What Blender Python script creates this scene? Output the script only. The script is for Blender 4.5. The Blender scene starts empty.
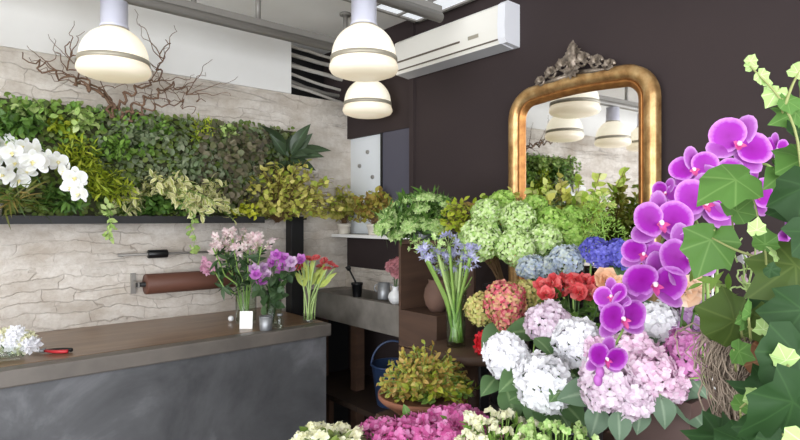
import bpy, math, random
import numpy as np
from mathutils import Vector

random.seed(7)
RNG = np.random.default_rng(11)
SC = bpy.context.scene
COL = SC.collection
PI = math.pi

# ------------------------------------------------------------------ camera frame
CX, CY, FPX = 400.0, 219.0, 556.0
COSA, SINA = 0.76, 0.65
EYE = 1.5

def P(px, py, d):
    """point seen at pixel (px,py) at depth d in front of the camera, world metres"""
    r = (px - CX) / FPX
    return np.array([(COSA * r + SINA) * d, (-SINA * r + COSA) * d, EYE - (py - CY) / FPX * d])

def PX(px, py, X):
    r = (px - CX) / FPX
    return P(px, py, X / (COSA * r + SINA))

def PY(px, py, Y):
    r = (px - CX) / FPX
    return P(px, py, Y / (-SINA * r + COSA))

RIGHT = np.array([COSA, -SINA, 0.0])
FWD = np.array([SINA, COSA, 0.0])
UP = np.array([0.0, 0.0, 1.0])
TOCAM = -FWD

def nrm(a):
    a = np.asarray(a, float)
    n = np.linalg.norm(a, axis=-1, keepdims=True)
    return a / np.maximum(n, 1e-9)

# ------------------------------------------------------------------ materials
def lin(c):
    c = c / 255.0
    return c / 12.92 if c <= 0.04045 else ((c + 0.055) / 1.055) ** 2.4

def S(r, g, b):
    return (lin(r), lin(g), lin(b), 1.0)

class NT:
    def __init__(s, name):
        s.m = bpy.data.materials.new(name)
        s.m.use_nodes = True
        s.t = s.m.node_tree
        s.t.nodes.clear()
        s.out = s.n('ShaderNodeOutputMaterial')
    def n(s, kind, **kw):
        x = s.t.nodes.new(kind)
        for k, v in kw.items():
            setattr(x, k, v)
        return x
    def l(s, a, b):
        s.t.links.new(a, b)
    def ramp(s, fac, stops, interp='LINEAR'):
        r = s.n('ShaderNodeValToRGB')
        r.color_ramp.interpolation = interp
        e = r.color_ramp.elements
        while len(e) < len(stops):
            e.new(0.5)
        for i, (p, c) in enumerate(stops):
            e[i].position = p
            e[i].color = c
        s.l(fac, r.inputs['Fac'])
        return r.outputs['Color']
    def math(s, op, a, b=None):
        m = s.n('ShaderNodeMath', operation=op)
        for i, v in enumerate((a, b)):
            if v is None: continue
            if isinstance(v, (int, float)): m.inputs[i].default_value = v
            else: s.l(v, m.inputs[i])
        return m.outputs[0]
    def mix(s, fac, a, b, blend='MIX'):
        m = s.n('ShaderNodeMix', data_type='RGBA', blend_type=blend)
        for i, v in ((0, fac), (6, a), (7, b)):
            if isinstance(v, (int, float, tuple)): m.inputs[i].default_value = v
            else: s.l(v, m.inputs[i])
        return m.outputs[2]
    def noise(s, scale, detail=4, vec=None, rough=0.55, dist=0.0):
        n = s.n('ShaderNodeTexNoise')
        n.inputs['Scale'].default_value = scale
        n.inputs['Detail'].default_value = detail
        n.inputs['Roughness'].default_value = rough
        n.inputs['Distortion'].default_value = dist
        if vec is not None: s.l(vec, n.inputs['Vector'])
        return n.outputs['Fac']
    def principled(s, color, rough=0.5, metal=0.0, spec=0.5, normal=None, coat=0.0):
        p = s.n('ShaderNodeBsdfPrincipled')
        if isinstance(color, tuple): p.inputs['Base Color'].default_value = color
        else: s.l(color, p.inputs['Base Color'])
        if isinstance(rough, (int, float)): p.inputs['Roughness'].default_value = rough
        else: s.l(rough, p.inputs['Roughness'])
        p.inputs['Metallic'].default_value = metal
        p.inputs['Specular IOR Level'].default_value = spec
        p.inputs['Coat Weight'].default_value = coat
        if normal is not None: s.l(normal, p.inputs['Normal'])
        return p
    def bump(s, h, strength=0.3, dist=0.01):
        b = s.n('ShaderNodeBump')
        b.inputs['Strength'].default_value = strength
        b.inputs['Distance'].default_value = dist
        s.l(h, b.inputs['Height'])
        return b.outputs['Normal']
    def done(s, shader):
        s.l(shader.outputs[0], s.out.inputs['Surface'])
        return s.m

def plain(name, col, rough=0.5, metal=0.0, spec=0.5, nscale=None, ncol=None, bump=0.0):
    t = NT(name)
    if nscale:
        tc = t.n('ShaderNodeTexCoord').outputs['Object']
        f = t.noise(nscale, 5, tc)
        c = t.ramp(f, [(0.3, col), (0.7, ncol)])
        nn = t.bump(f, bump, 0.01) if bump else None
        return t.done(t.principled(c, rough, metal, spec, nn))
    return t.done(t.principled(col, rough, metal, spec))

def leafmat(name, cols, rough=0.45, trans=0.25, rib=None, spec=0.35, edge=None):
    """colour varies leaf by leaf; optional paler midrib or margin across the blade (UV)"""
    t = NT(name)
    g = t.n('ShaderNodeNewGeometry')
    n = len(cols)
    c = t.ramp(g.outputs['Random Per Island'], [(i / max(1, n - 1), S(*k)) for i, k in enumerate(cols)])
    if rib or edge:
        uv = t.n('ShaderNodeUVMap').outputs['UV']
        sx = t.n('ShaderNodeSeparateXYZ')
        t.l(uv, sx.inputs[0])
        dd = t.math('ABSOLUTE', t.math('SUBTRACT', sx.outputs['X'], 0.5))
        if rib:
            f = t.ramp(dd, [(0.0, (1, 1, 1, 1)), (0.09, (0, 0, 0, 1))])
            c = t.mix(f, c, S(*rib))
        if edge:
            f = t.ramp(dd, [(0.22, (0, 0, 0, 1)), (0.32, (1, 1, 1, 1))])
            c = t.mix(f, c, S(*edge))
    p = t.principled(c, rough, 0, spec)
    tr = t.n('ShaderNodeBsdfTranslucent')
    t.l(c, tr.inputs['Color'])
    m = t.n('ShaderNodeMixShader')
    m.inputs[0].default_value = trans
    t.l(p.outputs[0], m.inputs[1]); t.l(tr.outputs[0], m.inputs[2])
    return t.done(m)

def discmat(name, inner, mid, rim, rough=0.45, trans=0.3, veins=0.0):
    """petal: colour runs from the petal's heart to its rim (UV disc)"""
    t = NT(name)
    uv = t.n('ShaderNodeUVMap').outputs['UV']
    vm = t.n('ShaderNodeVectorMath', operation='DISTANCE')
    t.l(uv, vm.inputs[0]); vm.inputs[1].default_value = (0.5, 0.5, 0)
    d = vm.outputs['Value']
    nz = t.noise(9, 3, uv)
    d2 = t.math('ADD', d, t.math('MULTIPLY', t.math('SUBTRACT', nz, 0.5), 0.14))
    c = t.ramp(d2, [(0.0, S(*inner)), (0.36, S(*mid)), (0.48, S(*rim)), (0.56, S(*rim))])
    p = t.principled(c, rough, 0, 0.3)
    tr = t.n('ShaderNodeBsdfTranslucent'); t.l(c, tr.inputs['Color'])
    m = t.n('ShaderNodeMixShader'); m.inputs[0].default_value = trans
    t.l(p.outputs[0], m.inputs[1]); t.l(tr.outputs[0], m.inputs[2])
    return t.done(m)

def ivymat(name, cols, vein, rough=0.55, trans=0.2):
    t = NT(name)
    g = t.n('ShaderNodeNewGeometry')
    n = len(cols)
    c = t.ramp(g.outputs['Random Per Island'], [(i / max(1, n - 1), S(*k)) for i, k in enumerate(cols)])
    uv = t.n('ShaderNodeUVMap').outputs['UV']
    sx = t.n('ShaderNodeSeparateXYZ'); t.l(uv, sx.inputs[0])
    x = t.math('SUBTRACT', sx.outputs['X'], 0.5)
    y = t.math('SUBTRACT', sx.outputs['Y'], 0.28)
    best = None
    for ang in (90, 38, 142, -12, 192):
        dx, dy = math.cos(math.radians(ang)), math.sin(math.radians(ang))
        perp = t.math('ABSOLUTE', t.math('SUBTRACT', t.math('MULTIPLY', x, dy), t.math('MULTIPLY', y, dx)))
        along = t.math('ADD', t.math('MULTIPLY', x, dx), t.math('MULTIPLY', y, dy))
        pen = t.math('ADD', perp, t.math('MULTIPLY', t.math('LESS_THAN', along, 0.0), 1.0))
        best = pen if best is None else t.math('MINIMUM', best, pen)
    f = t.ramp(best, [(0.0, (0.75, 0.75, 0.75, 1)), (0.022, (0, 0, 0, 1))])
    nz = t.noise(6, 4, uv)
    c = t.mix(t.math('MULTIPLY', nz, 0.35), c, S(*cols[0]))
    c = t.mix(f, c, S(*vein))
    p = t.principled(c, rough, 0, 0.2)
    tr = t.n('ShaderNodeBsdfTranslucent'); t.l(c, tr.inputs['Color'])
    m = t.n('ShaderNodeMixShader'); m.inputs[0].default_value = trans
    t.l(p.outputs[0], m.inputs[1]); t.l(tr.outputs[0], m.inputs[2])
    return t.done(m)

def glassmat(name, tint=(0.93, 0.97, 0.95, 1), base=0.06):
    t = NT(name)
    lw = t.n('ShaderNodeLayerWeight'); lw.inputs['Blend'].default_value = 0.5
    tr = t.n('ShaderNodeBsdfTransparent'); tr.inputs['Color'].default_value = tint
    gl = t.n('ShaderNodeBsdfGlossy'); gl.inputs['Roughness'].default_value = 0.03
    f = t.math('ADD', t.math('MULTIPLY', t.math('POWER', lw.outputs['Facing'], 3.0), 0.6), base)
    m = t.n('ShaderNodeMixShader')
    t.l(f, m.inputs[0]); t.l(tr.outputs[0], m.inputs[1]); t.l(gl.outputs[0], m.inputs[2])
    return t.done(m)

def emitmat(name, col, strength, base=(0.8, 0.8, 0.75, 1)):
    t = NT(name)
    p = t.principled(base, 0.25)
    p.inputs['Emission Color'].default_value = col
    p.inputs['Emission Strength'].default_value = strength
    return t.done(p)

def stonemat():
    t = NT('whitewashed_stone')
    tc = t.n('ShaderNodeTexCoord').outputs['Object']
    def mapped(sx, sy, sz):
        mp = t.n('ShaderNodeMapping'); mp.inputs['Scale'].default_value = (sx, sy, sz); t.l(tc, mp.inputs['Vector']); return mp.outputs[0]
    big = t.noise(1.7, 4, tc, 0.55)
    blot = t.noise(3.0, 5, mapped(1.6, 1.6, 3.4), 0.65, 0.0)
    fine = t.noise(30, 6, tc, 0.65)
    c = t.ramp(blot, [(0.30, S(196, 184, 170)), (0.46, S(214, 205, 194)), (0.62, S(230, 223, 214)), (0.8, S(212, 203, 191))])
    c = t.mix(t.ramp(fine, [(0.45, (0, 0, 0, 1)), (0.75, (0.45, 0.45, 0.45, 1))]), c, S(182, 166, 150))
    # stone courses: irregular thin joints, partly filled with limewash
    sp = t.n('ShaderNodeSeparateXYZ'); t.l(tc, sp.inputs[0])
    wob = t.noise(5, 4, tc, 0.6)
    cb = t.n('ShaderNodeCombineXYZ')
    t.l(t.math('ADD', t.math('ADD', sp.outputs['X'], sp.outputs['Y']), t.math('ADD', t.math('MULTIPLY', big, 0.6), t.math('MULTIPLY', wob, 0.12))), cb.inputs['X'])
    t.l(t.math('ADD', t.math('ADD', sp.outputs['Z'], t.math('MULTIPLY', big, 0.16)), t.math('ADD', t.math('MULTIPLY', wob, 0.06), t.math('MULTIPLY', t.noise(13, 3, tc), 0.035))), cb.inputs['Y'])
    br = t.n('ShaderNodeTexBrick')
    br.inputs['Scale'].default_value = 1.0
    br.inputs['Brick Width'].default_value = 0.19
    br.inputs['Row Height'].default_value = 0.060
    br.inputs['Mortar Size'].default_value = 0.004
    br.inputs['Mortar Smooth'].default_value = 1.0
    br.offset = 0.43; br.squash = 1.5; br.squash_frequency = 3
    br.inputs['Color1'].default_value = (1, 1, 1, 1); br.inputs['Color2'].default_value = (.80, .785, .77, 1); br.inputs['Mortar'].default_value = (.9, .9, .9, 1)
    t.l(cb.outputs[0], br.inputs['Vector'])
    c = t.mix(0.7, c, br.outputs['Color'], 'MULTIPLY')
    gap = t.math('MULTIPLY', br.outputs['Fac'], t.ramp(t.noise(2.6, 3, mapped(1, 1, 2.5)), [(0.42, (0.12, 0.12, 0.12, 1)), (0.62, (1, 1, 1, 1))]))
    rid = t.math('ABSOLUTE', t.math('SUBTRACT', t.noise(1.0, 2, mapped(0.8, 0.8, 11.0), 0.4), 0.5))
    crev = t.math('MULTIPLY', t.ramp(rid, [(0.0, (1, 1, 1, 1)), (0.010, (0, 0, 0, 1))]), t.ramp(t.noise(2.1, 2, tc), [(0.53, (0, 0, 0, 1)), (0.60, (1, 1, 1, 1))]))
    c = t.mix(t.math('MULTIPLY', gap, 0.55), c, S(150, 134, 120))
    c = t.mix(t.math('MULTIPLY', crev, 0.3), c, S(104, 92, 84))
    h = t.math('ADD', t.math('MULTIPLY', gap, -0.6), t.math('MULTIPLY', fine, 0.5))
    h = t.math('ADD', t.math('ADD', h, t.math('MULTIPLY', blot, 1.1)), t.math('MULTIPLY', crev, -0.7))
    return t.done(t.principled(c, 0.9, 0, 0.2, t.bump(h, 0.55, 0.02)))

def woodmat(name, a, b, scale=(1, 12, 12), rough=0.45, planks=None, spec=0.5):
    t = NT(name)
    tc = t.n('ShaderNodeTexCoord').outputs['Object']
    mp = t.n('ShaderNodeMapping'); mp.inputs['Scale'].default_value = scale
    t.l(tc, mp.inputs['Vector'])
    f = t.noise(2.0, 7, mp.outputs[0], 0.6, 0.6)
    c = t.ramp(f, [(0.3, S(*a)), (0.72, S(*b))])
    if planks:
        ax, w = planks
        sp = t.n('ShaderNodeSeparateXYZ'); t.l(tc, sp.inputs[0])
        fr = t.math('FRACT', t.math('DIVIDE', t.math('ADD', sp.outputs[ax], 10.0), w))
        g = t.ramp(t.math('ABSOLUTE', t.math('SUBTRACT', fr, 0.5)), [(0.46, (0, 0, 0, 1)), (0.49, (1, 1, 1, 1))])
        c = t.mix(g, c, S(18, 14, 12))
    return t.done(t.principled(c, rough, 0, spec, t.bump(f, 0.15, 0.004)))

M = {}
M['stone'] = stonemat()
M['white'] = plain('white_paint', S(246, 245, 242), 0.6, nscale=3, ncol=S(240, 238, 234))
M['ceil'] = plain('ceiling_plaster', S(246, 244, 240), 0.8, nscale=2, ncol=S(238, 235, 230))
M['dark'] = plain('aubergine_paint', S(63, 53, 52), 0.75, spec=0.2, nscale=1.4, ncol=S(57, 48, 48))
M['black'] = plain('matte_black', S(24, 23, 24), 0.55)
M['blackgloss'] = plain('black_enamel', S(22, 22, 24), 0.3)
M['slate'] = plain('slate_blue_paint', S(84, 82, 94), 0.6)
M['panelwhite'] = plain('pale_board', S(236, 240, 243), 0.5)
M['floor'] = woodmat('dark_floorboards', (38, 29, 24), (60, 46, 36), (1.2, 10, 1), 0.5, ('Y', 0.14))
M['counterwood'] = woodmat('waxed_brown_wood', (112, 86, 64), (148, 118, 90), (1.5, 9, 9), 0.28)
def zincmat():
    t = NT('aged_zinc_sheet')
    tc = t.n('ShaderNodeTexCoord').outputs['Object']
    f = t.noise(2.3, 6, tc, 0.62, 0.5)
    g = t.noise(14, 5, tc, 0.6)
    c = t.ramp(f, [(0.32, S(84, 84, 86)), (0.5, S(108, 108, 110)), (0.64, S(146, 146, 149))])
    c = t.mix(t.math('MULTIPLY', g, 0.3), c, S(74, 73, 74))
    return t.done(t.principled(c, 0.55, 0.35, 0.4, t.bump(g, 0.05, 0.004)))
M['zinc'] = zincmat()
M['zincedge'] = plain('zinc_edge', S(124, 116, 108), 0.45, 0.2, nscale=6, ncol=S(104, 98, 92))
M['sinkstone'] = plain('grey_sink_stone', S(140, 134, 126), 0.6, nscale=8, ncol=S(108, 102, 95))
M['pipe'] = plain('grey_pipe', S(146, 142, 136), 0.45, 0.3)
M['pale_conduit'] = plain('pale_conduit', S(200, 195, 186), 0.5)
M['ac'] = plain('aircon_plastic', S(240, 236, 226), 0.35)
M['acwhite'] = plain('aircon_end_plastic', S(238, 238, 242), 0.35)
M['acdark'] = plain('aircon_slot', S(96, 84, 70), 0.5)
M['acflap'] = plain('aircon_flap', S(206, 206, 208), 0.4)
M['lilac_tube'] = plain('lamp_tube', S(214, 214, 228), 0.3)
M['globe'] = emitmat('lit_opal_glass', (1.0, 0.90, 0.66, 1), 0.42, (0.85, 0.82, 0.74, 1))
M['globelow'] = emitmat('lit_opal_skirt', (1.0, 0.84, 0.56, 1), 0.34, (0.85, 0.8, 0.7, 1))
M['band'] = plain('lamp_band', S(172, 164, 146), 0.4, 0.2)
M['skypanel'] = emitmat('rooflight_diffuser', (0.86, 0.91, 1.0, 1), 0.55)
def goldmat():
    t = NT('worn_gilding')
    tc = t.n('ShaderNodeTexCoord').outputs['Object']
    f = t.noise(16, 6, tc, 0.6)
    c = t.ramp(f, [(0.3, S(140, 100, 60)), (0.5, S(190, 150, 98)), (0.7, S(220, 188, 136))])
    return t.done(t.principled(c, 0.33, 0.65, 0.5, t.bump(f, 0.15, 0.003)))
M['gold'] = goldmat()
M['golddark'] = plain('gilt_dark_bead', S(150, 98, 52), 0.4, 0.7, nscale=30, ncol=S(186, 132, 74))  # darker gilt tone for the mirror's inner bead
M['silver'] = plain('tarnished_silvering', S(178, 164, 148), 0.42, 0.6, nscale=50, ncol=S(92, 78, 66))
t_ = NT('mirror_glass')
M['mirror'] = t_.done(t_.principled((0.9, 0.9, 0.9, 1), 0.02, 1.0))
M['kraft'] = woodmat('kraft_paper', (94, 60, 48), (110, 72, 58), (0.6, 4, 4), 0.55)
M['paperend'] = plain('kraft_roll_end', S(96, 66, 56), 0.8)
M['card'] = plain('white_card', S(246, 245, 240), 0.7)
M['glass'] = glassmat('clear_glass', (0.97, 0.99, 0.97, 1), 0.03)
M['greenglass'] = glassmat('green_tinted_glass', (0.93, 0.98, 0.90, 1), 0.03)
M['water'] = glassmat('vase_water', (0.93, 0.98, 0.93, 1), 0.01)
M['tin'] = plain('tin', S(168, 170, 172), 0.45, 0.6, nscale=12, ncol=S(140, 142, 146))
M['red'] = plain('red_plastic', S(196, 48, 56), 0.4)
M['terracotta'] = plain('terracotta', S(150, 98, 72), 0.8, nscale=8, ncol=S(126, 82, 62))
M['claybrown'] = plain('brown_clay', S(112, 84, 70), 0.8, nscale=8, ncol=S(92, 68, 58))
M['cream_pot'] = plain('cream_glaze', S(222, 214, 200), 0.4)
M['whiteglaze'] = plain('white_glaze', S(240, 240, 240), 0.25)
M['brownplanter'] = plain('chocolate_planter', S(92, 70, 64), 0.6, nscale=3, ncol=S(80, 61, 57))
M['crate'] = woodmat('crate_wood', (70, 50, 40), (92, 68, 52), (1, 1, 9), 0.6)
M['table'] = woodmat('table_wood', (76, 56, 44), (104, 78, 60), (1, 9, 9), 0.5)
M['soil'] = plain('potting_soil', S(44, 34, 28), 0.95, nscale=40, ncol=S(30, 24, 20))
M['blue'] = plain('blue_enamel', S(46, 64, 96), 0.35)
M['bark'] = plain('twisted_bark', S(134, 104, 82), 0.85, nscale=30, ncol=S(100, 76, 60))
M['stem'] = plain('green_stem', S(122, 158, 70), 0.5, nscale=10, ncol=S(152, 184, 98))
M['darkstem'] = plain('dark_green_stem', S(62, 92, 40), 0.5)
M['palestem'] = plain('pale_green_stem', S(176, 200, 128), 0.5)
M['woodstem'] = plain('brown_stem', S(120, 92, 62), 0.7)
M['pinkstem'] = plain('ruddy_vine', S(140, 146, 88), 0.6)
M['felt'] = plain('mossy_felt', S(84, 86, 56), 0.95, nscale=12, ncol=S(62, 64, 44))
M['moss'] = plain('dry_moss', S(166, 150, 132), 0.9, nscale=30, ncol=S(128, 112, 98))
# foliage
L = {}
L['deep'] = leafmat('deep_green_leaf', [(62, 96, 38), (86, 124, 50), (108, 144, 64)], rib=(110, 136, 76))
L['wallgreen'] = leafmat('wall_green_leaf', [(84, 106, 44), (112, 136, 58), (136, 152, 78), (128, 138, 98)])
L['greygreen'] = leafmat('grey_green_leaf', [(118, 132, 96), (144, 156, 122), (104, 124, 82), (156, 162, 132)])
L['moss'] = leafmat('mossy_green_leaf', [(136, 158, 40), (164, 178, 50), (186, 192, 66)])
L['lime'] = leafmat('lime_leaf', [(132, 148, 40), (160, 166, 52), (184, 186, 70)])
L['fern'] = leafmat('fern_leaf', [(100, 142, 54), (124, 160, 68), (148, 180, 92)])
L['brightvar'] = leafmat('bright_variegated_leaf', [(140, 176, 86), (180, 204, 122), (204, 218, 150)])
L['cream'] = leafmat('cream_variegated_leaf', [(146, 158, 66), (206, 206, 128), (226, 222, 168), (176, 178, 90)], edge=(232, 228, 178))
L['broad'] = leafmat('dark_broad_leaf', [(46, 60, 40), (58, 74, 50), (72, 88, 62)], rough=0.35, rib=(88, 112, 82), trans=0.12)
L['purplegrey'] = leafmat('purple_grey_leaf', [(124, 118, 92), (136, 126, 104), (112, 116, 78), (104, 96, 84)])
L['gold'] = leafmat('golden_leaf', [(142, 160, 58), (190, 192, 86), (214, 206, 116), (172, 164, 84)])
L['goldred'] = leafmat('golden_red_leaf', [(132, 146, 52), (176, 170, 76), (178, 146, 78), (150, 124, 60)])
L['yellow'] = leafmat('yellow_leaf', [(176, 184, 44), (204, 206, 72)])
L['grassy'] = leafmat('grassy_leaf', [(122, 108, 54), (96, 112, 44), (70, 94, 36), (146, 122, 66)])
L['hydleaf'] = leafmat('hydrangea_leaf', [(64, 96, 56), (86, 116, 72), (98, 128, 84)], rib=(130, 156, 108))
L['greyleaf'] = leafmat('grey_green_broad_leaf', [(92, 116, 92), (110, 134, 108)], rib=(140, 160, 134))
L['darkflowerleaf'] = leafmat('bouquet_leaf', [(44, 70, 40), (66, 94, 56), (84, 108, 72)])
L['viburnum'] = leafmat('fresh_green_leaf', [(132, 164, 54), (172, 194, 80), (200, 212, 108), (214, 216, 144)])
L['ivydark'] = ivymat('ivy_dark_leaf', [(30, 54, 28), (42, 70, 36), (52, 84, 42)], (58, 88, 48))
L['ivymid'] = ivymat('ivy_mid_leaf', [(78, 118, 54), (94, 132, 64)], (118, 152, 84))
L['ivypale'] = ivymat('ivy_pale_leaf', [(156, 190, 110), (186, 212, 140)], (218, 232, 182))
L['ivyolive'] = ivymat('ivy_olive_leaf', [(62, 82, 34), (76, 94, 42)], (92, 108, 54))
L['ivybrown'] = ivymat('ivy_brown_leaf', [(112, 72, 50), (128, 86, 58)], (150, 112, 80))
# petals
F = {}
F['ghyd'] = leafmat('green_hydrangea_petal', [(150, 186, 98), (180, 208, 126), (206, 226, 160), (218, 230, 184)], trans=0.25)
F['ghyd2'] = leafmat('deeper_green_hydrangea_petal', [(132, 176, 70), (160, 196, 92), (186, 212, 120)], trans=0.25)
F['gfuzz'] = leafmat('green_tuft_petal', [(128, 172, 64), (156, 194, 88), (180, 210, 114)], trans=0.25)
F['bluegrey'] = leafmat('grey_blue_petal', [(150, 166, 186), (182, 192, 202), (194, 202, 190), (164, 176, 208)])
F['violet'] = leafmat('violet_blue_petal', [(88, 84, 178), (104, 104, 200), (130, 128, 216)])
F['pinkyellow'] = leafmat('rosy_hydrangea_petal', [(196, 70, 92), (216, 110, 124), (226, 150, 140), (206, 190, 120), (200, 84, 100)])
F['yellowgreen'] = leafmat('straw_hydrangea_petal', [(190, 192, 104), (210, 208, 130), (204, 176, 118), (180, 188, 100)])
F['white'] = leafmat('white_petal', [(238, 237, 240), (245, 244, 247), (249, 249, 251)], trans=0.3)
F['blush'] = leafmat('blush_petal', [(224, 202, 218), (236, 218, 230), (242, 232, 240)], trans=0.3)
F['pinkwhite'] = leafmat('pink_white_petal', [(224, 184, 210), (236, 208, 224), (242, 224, 236)], trans=0.3)
F['mauve'] = leafmat('mauve_petal', [(188, 108, 166), (206, 136, 188), (224, 172, 208)], trans=0.3)
F['lilac'] = leafmat('lilac_petal', [(178, 130, 184), (204, 164, 206), (226, 200, 226)], trans=0.3)
F['magenta'] = leafmat('magenta_petal', [(196, 84, 148), (212, 112, 170), (224, 150, 196)], trans=0.3)
F['redrose'] = leafmat('coral_red_petal', [(210, 70, 76), (230, 104, 106), (242, 148, 144)], trans=0.25)
F['pinkrose'] = leafmat('salmon_petal', [(232, 140, 130), (240, 168, 156)], trans=0.25)
F['scarlet'] = leafmat('scarlet_petal', [(206, 24, 40), (226, 40, 52)], trans=0.2)
F['peach'] = leafmat('peach_petal', [(238, 204, 172), (244, 220, 196), (248, 232, 214)], trans=0.3)
F['orange'] = leafmat('apricot_petal', [(232, 184, 146), (240, 204, 172)], trans=0.3)
F['agap'] = leafmat('agapanthus_petal', [(158, 156, 202), (184, 184, 216), (206, 206, 230)], trans=0.3)
F['umbel'] = leafmat('pale_green_umbel', [(150, 190, 104), (186, 212, 136), (208, 224, 164)], trans=0.25)
F['orchidtone'] = leafmat('violet_pink_petal', [(176, 78, 180), (200, 108, 202), (220, 150, 222)], trans=0.3)
F['palepink'] = leafmat('pale_pink_petal', [(232, 200, 206), (242, 222, 222), (248, 238, 232)], trans=0.3)
F['pinkpale2'] = leafmat('dusty_pink_petal', [(214, 150, 180), (228, 178, 200)], trans=0.3)
F['creambud'] = leafmat('cream_bud', [(232, 230, 190), (246, 244, 220)], trans=0.25)
F['dustpink'] = leafmat('dusty_rose_petal', [(200, 132, 140), (218, 160, 164)], trans=0.25)
F['orchid'] = discmat('purple_orchid_petal', (142, 12, 146), (162, 34, 174), (210, 138, 220), trans=0.2)
F['orchidsepal'] = discmat('purple_orchid_sepal', (150, 44, 156), (172, 84, 182), (206, 150, 214))
F['orchidlip'] = plain('orchid_lip', S(176, 34, 128), 0.4, nscale=60, ncol=S(214, 96, 150))
F['orchidcol'] = plain('orchid_column', S(246, 226, 236), 0.4)
F['worchid'] = discmat('white_orchid_petal', (238, 238, 226), (246, 246, 242), (252, 252, 252))
F['worchidlip'] = plain('white_orchid_lip', S(236, 226, 170), 0.4)
F['anther'] = plain('yellow_anther', S(220, 186, 70), 0.5)

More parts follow.
